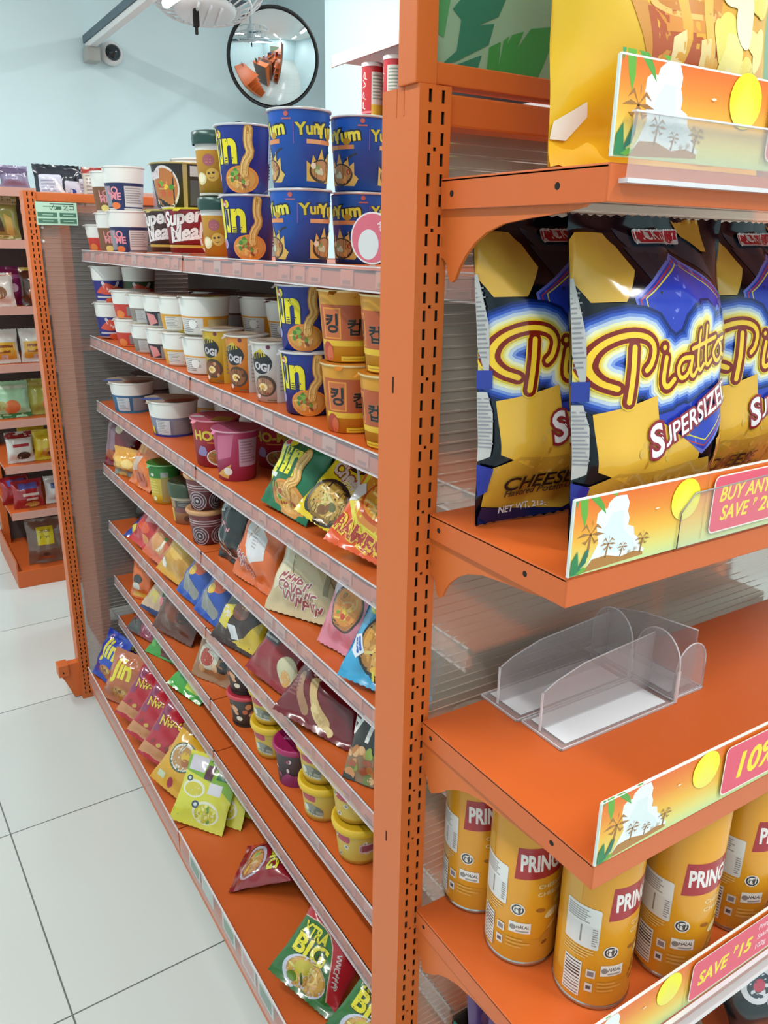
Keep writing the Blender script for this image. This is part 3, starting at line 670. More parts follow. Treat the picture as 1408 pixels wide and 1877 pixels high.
def lines(x0, y0, x1, y1, n, c, seed=1, t=.45):
    r = random.Random(seed); hh = (y1 - y0)/n
    return [('r', x0, y1 - hh*(i + t), x0 + (x1 - x0)*r.uniform(.6, 1), y1 - hh*i, c) for i in range(n)]
def barcode(x0, y0, x1, y1, n=12, seed=3, vertical=False):
    r = random.Random(seed); o = [('r', x0, y0, x1, y1, '#ecebe8')]; k = n*2 + 1
    for i in range(n):
        a = (2*i + 1)/k; b = a + r.uniform(.4, 1.1)/k
        o.append(('r', x0 + (x1 - x0)*.06, y0 + (y1 - y0)*a, x1 - (x1 - x0)*.06, y0 + (y1 - y0)*b, '#3a3436') if vertical else ('r', x0 + (x1 - x0)*a, y0 + (y1 - y0)*.1, x0 + (x1 - x0)*b, y1 - (y1 - y0)*.1, '#3a3436'))
    return o
def T(s, x, y, size, c, oc=None, off=.02, ow=.05, **k):
    o = []
    if oc: o.append(('t', s, x, y, size, oc, dict(k, off=off + ow)))
    return o + [('t', s, x, y, size, c, dict(k, off=off))]
def scrib(cx, cy, size, n, c, rot=0, oc=None, h=1.25):
    """lettering too small to read: a row of angular strokes (size in widths, h = height / width of the pack)"""
    o = []; a = math.radians(rot); r = random.Random(int(cx*1000) + n)
    for wd, col in ((.36, oc), (.19, c)):
        if col is None: continue
        r.seed(int(cx*1000) + n)
        for i in range(n):
            x0 = (i - (n - 1)/2)*size*.78; k = r.randrange(4)
            P = ([(-.3, -.5), (-.3, .5), (.3, .1), (-.2, -.1)], [(-.3, .5), (0, -.5), (.3, .5)], [(.3, .4), (-.3, .3), (-.3, -.4), (.3, -.45)], [(-.3, -.5), (-.1, .5), (.1, -.2), (.3, .5)])[k]
            o.append(('s', [(cx + (x0 + p*size)*math.cos(a) - q*size*math.sin(a), cy + ((x0 + p*size)*math.sin(a) + q*size*math.cos(a))/h) for p, q in P], size*wd, col, 1))
    return o
def blobs(n, x0, y0, x1, y1, rx, cols, seed=1):
    r = random.Random(seed); return [('e', r.uniform(x0, x1), r.uniform(y0, y1), rx*r.uniform(.6, 1.2), rx*r.uniform(.5, 1), r.choice(cols), r.uniform(0, 180)) for _ in range(n)]

# ------------------------------------------------------------------ placing
PROTO = {}; USED = set()
def get(kind):
    if kind not in PROTO: PROTO[kind] = MAKE[kind]()
    p = PROTO[kind]
    if kind not in USED: USED.add(kind); return p
    c = p.copy(); COL.objects.link(c)
    for ch in p.children:
        k = ch.copy(); COL.objects.link(k); k.parent = c
        for g in ch.children: q = g.copy(); COL.objects.link(q); q.parent = k
    return c
def verts_of(o):
    L = []
    for q in (o, *o.children):
        n = len(q.data.vertices); a = np.empty(n*3, np.float32); q.data.vertices.foreach_get('co', a); L.append(a.reshape(-1, 3))
    return np.concatenate(L)
def put(kind, x, y, z, label, cat, rz=0, lean=0, roll=0, group=None, gap=None, front=None, sc=1, dz=.0004):
    """stand a thing on height z at x, y; rz turns it, lean tips its top back, roll tips it to its own right (degrees)"""
    o = get(kind); vv = verts_of(o)*sc
    while True:
        R3 = (Matrix.Rotation(math.radians(rz), 3, 'Z') @ Matrix.Rotation(math.radians(roll), 3, 'Y') @ Matrix.Rotation(math.radians(-lean), 3, 'X'))
        q = vv @ np.array(R3).T; low = float(q[:, 2].min())
        if gap is None or float(q[:, 2].max()) - low < gap or lean > 80: break     # lean back until it fits under the shelf above
        lean += 1
    if front is not None:      # keep its foot behind the price strip
        x = max(x, front[0] - float(q[q[:, 2] - low < front[1]][:, 0].min()))
    o.matrix_world = Matrix.Translation((x, y, z - low + dz)) @ R3.to_4x4() @ Matrix.Diagonal((sc, sc, sc, 1))
    o['label'] = label; o['category'] = cat
    if 'group' in o: del o['group']
    if group: o['group'] = group
    return o
MAKE = {}
# ------------------------------------------------------------------ the packs: one builder for each kind
def chips_big():
    w, h = .19, .268
    q = lambda x, v: (((x + .104*(v - .015) + .004)*.90 - .0905)/w, (v + .004)/h)
    P = lambda pts: [q(*p) for p in pts]
    chip, chd = '#dba94a', '#e6b23e'; chipc = lambda fx, fy: tuple(a + (b - a)*max(0, min(1, (fy - .72)*5)) for a, b in zip(lin('#e3b24e'), lin('#c8953a')))
    o = []
    sp = ('#0d1430', '#10204e', '#16348a', '#2150bb', '#4f80d8', '#a9c2e2', '#f3ecc0', '#f8e68a')
    # dark swirls of the black film
    o += [('p', P([(-.02, .10), (.0, .16), (.02, .12), (.01, .08)]), '#141a2c'), ('p', P([(.02, .255), (.06, .245), (.13, .25), (.15, .21), (.09, .238), (.05, .225)]), '#2b3542'), ('p', P([(.03, .24), (.05, .20), (.08, .232)]), '#222c3a')]
    o += [('p', P([(.0861, .2345), (.0205, .1985), (.0395, .118), (.0495, .092), (.1401, .0630), (.1815, .1014), (.1560, .2015)]), '#6f78cf'),
          ('p', P([(.0861, .2318), (.0235, .1975), (.0420, .118), (.0520, .094), (.1401, .0668), (.1785, .1024), (.1535, .2003)]), '#2b3db0'),
          ('s', P([(.0855, .2288), (.0265, .1965), (.042, .128)]), .007, '#b4343c'), ('s', P([(.0890, .2275), (.1510, .1985), (.160, .17)]), .007, '#b4343c'),
          ('s', P([(.0850, .2250), (.0320, .1975), (.0460, .13)]), .006, '#e2cf3e'), ('s', P([(.0905, .2235), (.1475, .1965), (.156, .17)]), .006, '#e2cf3e'),
          ('s', P([(.098, .0805), (.1390, .0705), (.171, .0985)]), .006, '#b4343c'), ('s', P([(.100, .0850), (.1385, .0755), (.168, .1)]), .006, '#e2cf3e')]
    o += ['GLOW']
    o += [('p', P([(-.0418, .2346), (-.0271, .2503), (.0074, .2501), (.0207, .2393), (.0291, .2192), (.0116, .1954), (-.0166, .1962), (-.0285, .2128)]), chipc),
          ('p', P([(.0961, .2653), (.1187, .2714), (.1417, .2722), (.1472, .2357), (.1380, .236), (.1147, .2485)]), '#c48f30'),
          ('p', P([(-.008, .1085), (.0523, .1204), (.0600, .1), (.098, .082), (.1335, .0653), (.1388, .0477), (.09, .028), (.0, .0615), (-.003, .0782)]), chd),
          ('p', P([(-.003, .0491), (.0176, .0594), (.0550, .0560), (.15, .0600), (.1820, .0200), (.10, -.002), (-.004, .0130)]), '#cf9f38'),
          ('p', P([(.155, .075), (.175, .085), (.185, .06), (.165, .05)]), '#d9a437'), ('e', *q(.165, .068), .05, .02, '#b9742a', 50)]
    o += blobs(14, -.28, .14, .10, .34, .018, ['#dcae4c', '#c68f2c', '#e0b75a', '#bf8a2a'], 5) + blobs(14, -.38, .1, .2, .17, .02, ['#d7aa4a', '#c08a2e'], 4)
    o += [('rr', q(.0450, .25)[0], q(0, .2412)[1], q(.1090, .25)[0], q(0, .2548)[1], .012, '#c9c0c2'), ('rr', q(.0460, .25)[0], q(0, .2420)[1], q(.1080, .25)[0], q(0, .2540)[1], .010, '#a8232f')]
    o += T("JACK'nJILL", *q(.077, .248), .085, '#ece8e6', off=.0, fit=.29, rot=0)
    word = [[(.0378, .1304), (.0178, .1349), (.0094, .1469), (.0153, .1615), (.0345, .1689), (.0543, .1670), (.0629, .1588), (.0621, .1472), (.0505, .1392)], [(.0446, .1600), (.0433, .1172)],
            [(.0790, .1500), (.0770, .1300), (.0838, .1255), (.0906, .1320)], [(.1084, .1490), (.0974, .1489), (.0930, .1401), (.0977, .1317), (.1065, .1341), (.1104, .1461)], [(.1104, .1490), (.1097, .1350), (.1150, .1325), (.1190, .1380)],
            [(.1165, .1700), (.1200, .1400), (.1250, .1365), (.1300, .1420)], [(.1265, .1735), (.1320, .1440), (.1370, .1400), (.1420, .1450)], [(.1090, .1560), (.1440, .1640)],
            [(.1500, .1611), (.1425, .1523), (.1499, .1425), (.1591, .1455), (.1590, .1555), (.1504, .1611), (.1600, .163)], [(.174, .165), (.166, .1625), (.168, .157), (.174, .152), (.168, .147), (.162, .149)]]
    word[0][0] = (.0310, .1300); word[0][-1] = (.0555, .1420); word[0][-2] = (.0605, .1462)
    word[0] = [(.036 + (x - .036)*1.12, .1485 + (z - .1485)*1.08) for x, z in word[0]]; word[1] = [(x - .001, z) for x, z in word[1]]
    word = [[(x - .024 + .017*max(0, min(1, (x - .06)/.1)), z) for x, z in st] for st in word]
    glow = []
    for wd, c in zip((.25, .225, .20, .175, .15, .12, .095), ('#10205c', '#1b3790', '#3558bc', '#7d97d6', '#c3cede', '#ece7b8', '#f3e07a')):
        glow += [('s', P(st), wd, c, 1) for st in word if len(st) > 2]
    for wd, c in ((.074, '#f3c92c'), (.062, '#7e1c0e'), (.024, '#f6c832')):
        for st in word: o.append(('s', P(st), wd*.8 if st[0][0] > .07 else wd, c, 2))
        o.append(('e', *q(.0545, .1585), wd*.5, wd*.5, c))
    for c, off in (('#8e1f2b', .10), ('#f1eef0', .015)):
        o.append(('t', 'UPERSIZED', *q(.1180, .1010), .125, c, {'off': off, 'fit': .56, 'rot': 21, 'shear': .12}))
    for c, off in (('#8e1f2b', .09), ('#f1eef0', .02)): o.append(('t', 'S', *q(.0590, .0830), .20, c, {'off': off, 'rot': 18, 'shear': .1}))
    o += T('CHEESE', *q(.0560, .0345), .095, '#1d1a1e', off=.02, fit=.40, rot=1) + T('Flavored Potato Crisps', *q(.072, .0240), .052, '#4a4030', fit=.5, rot=1)
    o += [('p', P([(-.004, .0130), (.10, -.001), (.19, .012), (.19, -.004), (-.01, -.004)]), '#141c4a')] + T('NET WT. 212g', *q(.05, .0070), .05, '#e8e8ee', fit=.3)
    o += [('p', [(-.5, .82), (-.49, .82), (-.468, .66), (-.472, .5), (-.485, .52), (-.5, .6)], '#b9b5b3'), ('p', [(-.5, .45), (-.475, .45), (-.460, .38), (-.468, .24), (-.5, .22)], '#bfbbb8')]
    o += lines(-.498, .55, -.468, .78, 16, '#8a878b', 7, .35) + lines(-.498, .26, -.458, .43, 14, '#8f8c94', 9, .35) + [('p', [(-.5, .21), (-.45, .2), (-.46, .12), (-.5, .1)], '#22278e'), ('p', [(-.5, .52), (-.46, .52), (-.46, .46), (-.5, .46)], '#2a3a96')]
    gi = o.index('GLOW'); o = o[:gi] + glow + o[gi+1:]
    return bag('chips_bag', w, h, .072, '#070a16', o, [('r', -.4, .2, .4, .7, '#d6d2cf')], 3, 34, 44, m=mat('dark printed film', attr=True, rough=.17, bump=.2, bscale=38, coat=.3, spec=.3), taper=.05, wr=.45)
MAKE['chips'] = chips_big

def honey():
    w, h = .245, .29; o = [('p', [(-.30, 1), (-.12, .70), (-.02, .42), (.5, .36), (.5, 1)], '#e2a73c'), ('p', [(-.2, .66), (-.05, .60), (.12, .36), (.03, .34)], '#d58e34'),
        ('p', [(-.12, .62), (.18, .62), (.24, .33), (.0, .33)], '#b8562a'), ('p', [(-.07, .68), (.24, .70), (.20, .58), (-.04, .57)], '#d98c3c'), ('e', .06, .63, .17, .030, '#e8b765'), ('e', .06, .635, .14, .020, '#c97e34'),
        ('s', [(.02, .72), (.03, .64), (.05, .58), (.03, .5)], .04, '#e3a83e', 1), ('s', [(.15, .71), (.14, .6), (.17, .5)], .05, '#eab754', 1), ('p', [(-.01, .56), (.04, .58), (.05, .5), (.0, .48)], '#f0dca0'), ('p', [(.1, .56), (.15, .57), (.17, .46), (.12, .48)], '#eed692'),
        ('e', -.14, .69, .06, .03, '#b4702c', 20), ('e', -.10, .705, .05, .025, '#cf8f3e', 10), ('s', [(-.2, .68), (-.12, .70), (-.05, .69)], .02, '#8f4f1e', 1), ('s', [(-.18, .71), (-.1, .725)], .018, '#8f4f1e', 1)]
    r = random.Random(8)
    for i in range(16): x = r.uniform(.2, .46); y = r.uniform(.36, .62); o.append(('e', x, y, r.uniform(.05, .1), r.uniform(.03, .05), r.choice(['#ecd76a', '#f2e58e', '#e3c94c', '#d9b93a']), r.uniform(0, 180)))
    for i in range(8): x = r.uniform(.24, .4); y = r.uniform(.4, .52); o.append(('e', x, y, .018, .014, '#f3e9a8'))
    for i in range(7): x = r.uniform(.28, .48); y = r.uniform(.62, .82); o.append(('e', x, y, .09, .05, r.choice(['#f3e9b0', '#ecd76a', '#f5efc4']), r.uniform(0, 180)))
    o = [((p[0], [(x - .14, y) for x, y in p[1]], *p[2:]) if p[0] in 'ps' else (p[0], p[1] - .14, *p[2:])) for p in ysc(o, 1, -.27)]
    o += [('p', [(-.5, .06), (-.44, .06), (-.38, .115), (-.40, .145), (-.49, .10)], '#e6e2d6')]
    return bag('snack_bag', w, h, .075, '#e6b61f', o, (), 12, 30, 38, FILM_SOFT, taper=.05)
MAKE['honey'] = honey

def crisp_can():
    r, h = .0385, .233; mb = MB(); Y1, Y2 = '#e39a22', '#d98c1c'
    mb.lathe([(r - .0005, .004, Y1), (r, .006, Y1), (r, h - .008, Y1), (r - .0005, h - .007, Y1)], 48, Y1)
    ug = np.arange(-PI*r, PI*r, 2*PI*r/48); sf = lambda u, v, e: np.stack([(r + e)*np.sin(u/r), -(r + e)*np.cos(u/r), v], -1); w = 2*r
    D = lambda d: math.radians(d)/2       # degrees round the can -> width fraction
    V = lambda z: z/h
    o = [('r', D(-128), V(.030), D(-95), V(.150), '#e0a43c'), ('r', D(-70), V(.006), D(60), V(.036), '#d8922a')]
    # red name flag and the front picture of crisps, cheese and nuts (the printed face is left off)
    o += [('p', [(D(-54), V(.112)), (D(58), V(.120)), (D(54), V(.157)), (D(-51), V(.151))], '#a81e28'), ('t', 'PRINGLES', D(2), V(.1345), .36, '#efe6e2', {'off': .035, 'fit': .84, 'rot': 2}), ('t', 'CHEESY', D(6), V(.104), .09, '#f1dfae', {'fit': .38}), ('t', 'CHEESE', D(6), V(.094), .09, '#f1dfae', {'fit': .38})]
    rr = random.Random(3)
    for i in range(9): o.append(('e', D(rr.uniform(0, 60)), V(rr.uniform(.045, .088)), .15, .07, rr.choice(['#efc65e', '#e8b848', '#f3d583', '#dba338']), rr.uniform(-40, 40)))
    o += [('e', D(-9), V(.0735), .075, .034, '#a5642a', -12), ('e', D(12), V(.066), .12, .06, '#ecd9a4', 20), ('e', D(8), V(.040), .17, .06, '#c98a34', 38), ('e', D(16), V(.052), .13, .035, '#e2ab56', 38), ('e', D(2), V(.030), .05, .03, '#8a4f22', 20), ('e', D(40), V(.05), .07, .035, '#9a5a26', 10)]
    # halal roundel and label, barcode, table
    o += [('e', D(-45), V(.074), .098, .098, '#ece9e4'), ('e', D(-45), V(.074), .083, .083, '#3b3534'), ('e', D(-45), V(.074), .062, .062, '#ece9e4')] + [('p', [(D(-45) + .058*math.cos(a + k*PI/4), V(.074) + .058*w/h*math.sin(a + k*PI/4)) for a in (0, PI/2, PI, 3*PI/2)], '#55504e' if k else '#ece9e4') for k in (1, 0)] + [('s', [(D(-50), V(.0735)), (D(-46), V(.0760)), (D(-43), V(.0725)), (D(-40), V(.0755))], .012, '#4a4544', 1)]
    o += [('r', D(-57), V(.0440), D(-23), V(.0575), '#ece9e4'), ('e', D(-51), V(.0508), .045, .045, '#8f8a86'), ('t', 'HALAL', D(-35.5), V(.0522), .075, '#2d2a2a', {'off': .02, 'fit': .18, 'shear': .2}), ('r', D(-46), V(.0455), D(-26), V(.0475), '#a39e9a')]
    o += [('rr', D(-117), V(.0750), D(-64), V(.1230), .03, '#dedad8'), ('rr', D(-117), V(.1020), D(-64), V(.1235), .03, '#e6e3e0')] + lines(D(-115), V(.104), D(-68), V(.120), 6, '#a5a0a0', 4, .6) + [('r', D(-92), V(.080), D(-89.5), V(.101), '#8d8888')] + lines(D(-74), V(.078), D(-66), V(.1), 8, '#8d8888', 5)
    o += lines(D(-116), V(.060), D(-66), V(.073), 4, '#e9bd72', 6, .5)
    o += barcode(D(-112), V(.012), D(-84), V(.0560), 11, 4, True)
    o += [('r', D(-77), V(.0400), D(-64), V(.0500), '#e3dfdc'), ('r', D(-75), V(.0420), D(-66), V(.0480), '#8a7f86'), ('r', D(-77), V(.0225), D(-66), V(.0330), '#e3dfdc'), ('r', D(-75), V(.0255), D(-68), V(.0300), '#5a5458')] + lines(D(-60), V(.022), D(-22), V(.036), 3, '#e3ab52', 8, .5)
    art(mb, o, sf, w, h, ug, None, e0=.0002, de=.00001)
    ob = mb.build('crisp_can', mat('printed can', attr=True, rough=.3, coat=.2))
    MB().lathe([(r - .003, .0005), (r - .0006, 0), (r + .0008, .0012), (r + .0008, .0042), (r - .0004, .0055)], 48, cap1=False).build('tin_rim', METAL, ob)
    MB().lathe([(r + .0012, h - .014), (r + .0014, h - .002), (r - .001, h), (r - .003, h - .002), (.0005, h - .0025)], 48, '#e6dfd0', cap0=False).build('lid', CLEAR, ob)
    return ob
MAKE['crisp_can'] = crisp_can

def jin(nm, w0):
    o = T('Jin', -.10, .58, .62, '#ecdc22', None, off=.07, xs=.78)
    o = [('t', 'Jin', -.12, .60, .86, '#1b2460', {'off': .055, 'xs': .80}), ('t', 'Jin', -.125, .605, .86, '#eadb1e', {'off': .034, 'xs': .80})]
    return o
def jin_cup(h=.107):
    o = jin('', 0)
    o += [('e', -.22, .86, .06, .06, '#c9405a'), ('e', -.22, .85, .045, .030, '#f0dcd8')] + [('r', -.05, .5, .16, .515, '#2a2f48'), ('r', -.05, .465, .14, .48, '#2a2f48'), ('r', -.05, .43, .12, .445, '#2a2f48')]
    o += [('e', -.34, .26, .10, .10, '#8fa0d8'), ('e', -.34, .26, .06, .06, '#d2443c')]
    o += noodles(.30, .20, .33, .22, 5, .8, '#c98740', '#d9984a', '#efc27a', 16, bowl_c='#e58a34')
    o += blobs(7, .08, .16, .24, .34, .05, ['#4f8a32', '#6da23a', '#8ab04a'], 6) + blobs(6, .2, .08, .5, .2, .05, ['#8a4a30', '#b06a3c', '#e0b070'], 8)
    o += strand([(.36, .28), (.38, .45), (.50, .58), (.44, .72), (.46, .92)], .17, 3)
    o += [('r', .93, .45, 1.03, .85, '#9fb0d8')] + lines(1.1, .2, 1.45, .85, 14, '#9fb0d8', 5)
    return cup('noodle_cup', .0475, .0385, h, o, [(0, '#1f338f')], '#c8c9cf', [('p', [(-.3, -.4), (.3, -.4), (.2, .3), (-.2, .35)], '#3a55b4')], rim='#d9d6da')
MAKE['jin_cup'] = jin_cup; MAKE['jin_short'] = lambda: jin_cup(.0995)
def yum_cup():
    o = []
    for dx in (0, 1.10):
        o += [('t', 'Yum', dx - .36, .745, .26, '#1b2440', {'off': .055, 'rot': 4}), ('t', 'Yum', dx + .02, .735, .30, '#14203e', {'off': .10, 'rot': 6}), ('t', 'Yum', dx - .36, .745, .26, '#d6c93a', {'off': .035, 'rot': 4}), ('t', 'Yum', dx + .02, .735, .30, '#e2d53c', {'off': .04, 'rot': 6})]
        o += [('e', dx + .06, .655, .075, .055, '#b98f28'), ('r', dx - .42, .555, dx + .20, .61, '#d98b55'), ('r', dx - .42, .555, dx - .15, .61, '#e3a878')]
        o += [('p', [(dx - .42, .08), (dx - .42, .34), (dx - .34, .29), (dx - .30, .42), (dx - .22, .32), (dx - .12, .50), (dx - .03, .34), (dx + .08, .46), (dx + .10, .32), (dx + .2, .38), (dx + .2, .22), (dx + .28, .16), (dx + .2, .06)], '#d8b25a'),
              ('s', [(dx + .02, .40), (dx + .16, .47), (dx + .24, .49)], .03, '#2c2b2c'), ('e', dx - .10, .215, .27, .19, '#3c3029'), ('e', dx - .10, .225, .235, .155, '#b98a58')]
        o += blobs(6, dx - .3, .14, dx - .1, .3, .06, ['#7ea05a', '#c8d0b0', '#4f7a52', '#e6e0cc'], 3) + blobs(6, dx - .1, .1, dx + .1, .28, .06, ['#c98a44', '#8f4a2a', '#d9a060'], 4)
        o += [('e', dx + .35, .92, .04, .04, '#c0605c'), ('r', dx + .27, .85, dx + .43, .87, '#b8646a'), ('r', dx + .29, .965, dx + .42, .975, '#a86a86')]
    o += [('r', .46, .55, .475, .82, '#7a58b0')]
    return cup('noodle_cup', .0465, .0400, .107, o, [(0, '#1553b4')], '#b9bcc4', rim='#dcd9dc')
MAKE['yum_cup'] = yum_cup
def king_cup():
    o = [('r', -.62, .30, .30, .80, '#b4552c'), ('r', -.52, .33, -.15, .76, '#e09436'), ('r', -.49, .35, -.18, .74, '#c4683a'), ('t', '\ud0b9', -.335, .545, .34, '#231a1a', {'off': .03}), ('t', '\ucef5', .08, .50, .30, '#e8c6a0', {'off': .035}), ('t', '\ucef5', .08, .50, .30, '#231a1a', {'off': .03}),
         ('r', -.62, .23, .30, .31, '#e3b82e'), ('r', -.16, .02, .34, .09, '#e6c02e'), ('r', -.12, .045, .3, .06, '#b98a1e'), ('e', -.46, .15, .13, .17, '#b4402c'), ('e', -.40, .12, .08, .13, '#d0663c')]
    o += [('r', .36, .02, 1.05, .90, '#cfccca'), ('r', .40, .80, .9, .86, '#3a3838'), ('r', .38, .73, 1.02, .745, '#2a2828'), ('r', .38, .13, 1.02, .145, '#2a2828')] + lines(.40, .17, .98, .71, 12, '#9b9896', 3, .35)
    o += [('r', 1.12, .1, 1.5, .8, '#d9b9b4')]
    return cup('noodle_cup', .0455, .0365, .100, o, [(0, '#dd9a2c')], '#d98a2e', rim='#e6c890')
MAKE['king_cup'] = king_cup
def king_cup2():
    o = [('r', -.62, .30, .30, .80, '#b4552c'), ('r', -.52, .33, -.15, .76, '#e09436'), ('r', -.49, .35, -.18, .74, '#c4683a'), ('t', '\ud0b9', -.335, .545, .34, '#231a1a', {'off': .03}), ('t', '\ucef5', .08, .50, .30, '#e8c6a0', {'off': .035}), ('t', '\ucef5', .08, .50, .30, '#231a1a', {'off': .03}),
         ('r', -.62, .23, .30, .31, '#e3b82e'), ('r', -.16, .02, .34, .09, '#e6c02e'), ('r', -.12, .045, .3, .06, '#b98a1e'), ('e', -.46, .15, .13, .17, '#b4402c'), ('e', -.40, .12, .08, .13, '#d0663c')]
    o += [('r', .36, .30, 1.05, .84, '#e0ddda'), ('r', .36, .18, 1.05, .30, '#cf7468'), ('r', .36, .02, 1.05, .18, '#e0ddda')] + lines(.42, .36, .98, .80, 9, '#a9a5a3', 5, .4) + [('r', .40, .79, .8, .82, '#3a3838'), ('r', .40, .545, .8, .57, '#3a3838')] + barcode(.44, .03, .9, .15, 10, 5)
    return cup('noodle_cup', .0455, .0365, .100, o, [(0, '#dd9a2c')], '#d98a2e', rim='#e6c890')
MAKE['king_cup2'] = king_cup2
def oval_cup(base, side, dish, seed):
    def f():
        o = [('r', .34, 0, 1.3, 1, side), ('e', -.06, .66, .30, .26, '#26242a'), ('p', [(-.30, .80), (-.02, .90), (.10, .78), (-.25, .72)], '#c9b33a'), ('t', 'OGI', -.04, .60, .24, '#cfc8cc', {'off': .05, 'rot': -8}), ('e', .02, .28, .30, .26, '#4a3528'), ('e', .0, .27, .25, .21, dish)]
        o += [('e', -.03, .26, .13, .10, '#ecd79a'), ('e', -.04, .26, .06, .05, '#dba43c')] + blobs(6, -.2, .15, .2, .4, .05, ['#8a4a2a', '#c9a074', '#5a3626'], seed) + [('e', -.2, .1, .07, .06, '#e8cfc8'), ('e', .16, .93, .05, .05, '#6a2a4a'), ('r', .08, .03, .32, .05, '#7a6a50')]
        o += lines(.42, .15, .9, .82, 10, '#9a9490', seed, .3)
        return cup('noodle_cup', .0395, .0320, .103, o, [(0, base)], '#c4bfb6', [('e', 0, 0, .35, .35, '#b9a58c')], rim='#dcd6cc')
    return f
MAKE['oval_white'] = oval_cup('#d9d3cd', '#d3cdc8', '#a9795c', 1); MAKE['oval_orange'] = oval_cup('#dd8530', '#cfc9c6', '#8f5a34', 2); MAKE['oval_yellow'] = oval_cup('#cfa62c', '#d9b03a', '#7a4428', 3)
def tea_cup():
    o = [('r', -.8, .72, 1.6, 1, '#dcd8d2'), ('e', .02, .56, .17, .15, '#a85a62'), ('r', -.08, .56, .10, .58, '#c98a8e'), ('r', -.06, .52, .1, .535, '#c98a8e'), ('e', -.24, .27, .18, .16, '#e0cf9c'), ('e', -.24, .28, .13, .11, '#f0e6c4'), ('e', .12, .33, .19, .17, '#d9a94a'), ('e', .02, .35, .04, .03, '#3a2a22'), ('e', .15, .36, .04, .03, '#3a2a22'), ('s', [(.04, .29), (.1, .27), (.16, .29)], .02, '#6a4222', 1), ('r', -.8, 0, 1.6, .04, '#d9d2c4')]
    return cup('noodle_cup', .0360, .0295, .106, o, [(0, '#d2962e')], '#2f4a44', lid_h=.020, lid_m=FOIL, overhang=.0035)
MAKE['tea_cup'] = tea_cup
def bowl_kind(rt, rb, h, band, ops, lid='#cfcac4', lid_ops=(), frac=.5): return lambda: bowl('noodle_bowl', rt, rb, h, band, ops, lid, lid_ops, frac)
def facts(x0, x1, c='#d3cfd0'): return [('r', x0, .12, x1, .88, c)] + lines(x0 + .03, .2, x1 - .04, .82, 7, '#9a9698', 4, .4)
MAKE['bowl_navy'] = bowl_kind(.052, .040, .100, '#2a2f58', facts(-.45, -.12, '#8a8c9c') + [('r', .0, 0, .24, 1, '#1f2a5c'), ('t', 'LO', -.06, .72, .26, '#e8909a', {'off': .035}), ('t', 'ME', .02, .50, .26, '#e8909a', {'off': .035}), ('e', .0, .16, .14, .09, '#e0763a')] + facts(.28, 1.0), '#e8e6e2', frac=.62)
MAKE['bowl_brown'] = bowl_kind(.046, .036, .098, '#7a5236', [('t', 'LO', .1, .74, .26, '#e8949a', {'off': .035}), ('t', 'ME', .12, .50, .26, '#e8949a', {'off': .035}), ('e', .1, .16, .14, .10, '#e8d27a')] + facts(.4, .9), '#e8e6e2', frac=.62)
MAKE['bowl_red'] = bowl_kind(.056, .044, .105, '#c8362c', [('t', 'LO', -.1, .74, .24, '#f0a0a0', {'off': .035}), ('t', 'ME', -.06, .50, .24, '#f0a0a0', {'off': .035}), ('r', -.25, .05, .16, .24, '#e8903a')] + facts(.3, 1.0), '#e8e6e2', frac=.62)
def supermeal(c, dark, meal, lidc):
    def f():
        o = [('r', -.25, 0, .25, 1, dark)] if meal == 0 else []
        o += noodles(.05 if meal == 0 else .40, .42, .30, .40, 7, .55, '#d9d5d2', '#b9723c', '#d9a060', 8, meat='#c4603a')
        if meal == 0: o += [('r', .42, 0, .50, 1, '#a8905a'), ('r', .55, .70, 1.2, .93, '#b9b6ba'), ('r', .55, .05, 1.2, .62, '#4c4a4e'), ('t', 'Meal', -.26, .74, .26, '#d9ccd0', {'off': .05, 'shear': .3, 'rot': 8})]
        else: o += [('r', -.8, .12, 1.4, .18, '#c9a03a'), ('t', 'Super', -.22, .76, .34, '#5a1420', {'off': .055, 'shear': .3, 'rot': 8}), ('t', 'Super', -.22, .76, .34, '#ece2e2', {'off': .04, 'shear': .3, 'rot': 8}), ('t', 'Meal', -.16, .46, .36, '#5a1420', {'off': .055, 'shear': .3, 'rot': 8}), ('t', 'Meal', -.16, .46, .36, '#ece2e2', {'off': .04, 'shear': .3, 'rot': 8}), ('s', [(-.42, .27), (.1, .34)], .04, '#ece2e2')]
        return cup('noodle_bowl', .060, .050, .086, o, [(0, c)], lidc, rim=lidc)
    return f
MAKE['meal_black'] = supermeal('#2b2729', '#2b2729', 0, '#b8a473'); MAKE['meal_red'] = supermeal('#8f2230', '#8f2230', 1, '#d8c83c'); MAKE['meal_brown'] = supermeal('#4a2f2c', '#2f2a3a', 1, '#c9b46a')
swirl = [('s', [(.1, .9), (.2, .6), (.34, .5), (.5, .62), (.62, .9)], .10, '#d8d2d4', 1), ('p', [(-.2, .45), (.2, .9), (.5, .75), (.9, .6), (.7, .4), (.2, .35)], '#d5513a'), ('r', -.2, .2, .9, .28, '#c9c6cc'), ('e', .35, .08, .2, .10, '#d8542e')]
MAKE['bowl_blue'] = bowl_kind(.046, .036, .096, '#2b2a7c', swirl, '#e2dedb', frac=.6); MAKE['bowl_green'] = bowl_kind(.046, .036, .096, '#2c4a2c', swirl, '#e2dedb', frac=.6)
MAKE['bowl_crimson'] = bowl_kind(.050, .040, .070, '#c83a2e', [('e', -.1, .3, .16, .12, '#e0803a'), ('r', .14, .2, .7, .85, '#8d8486'), ('r', -.3, .05, .9, .12, '#e0702e')], '#dcd6cc', frac=.52)
MAKE['bowl_grey'] = bowl_kind(.047, .037, .070, '#8a8078', facts(-.1, .25, '#c3bfc0') + facts(.32, .9, '#a8a2a2'), '#d3cbbd', frac=.52)
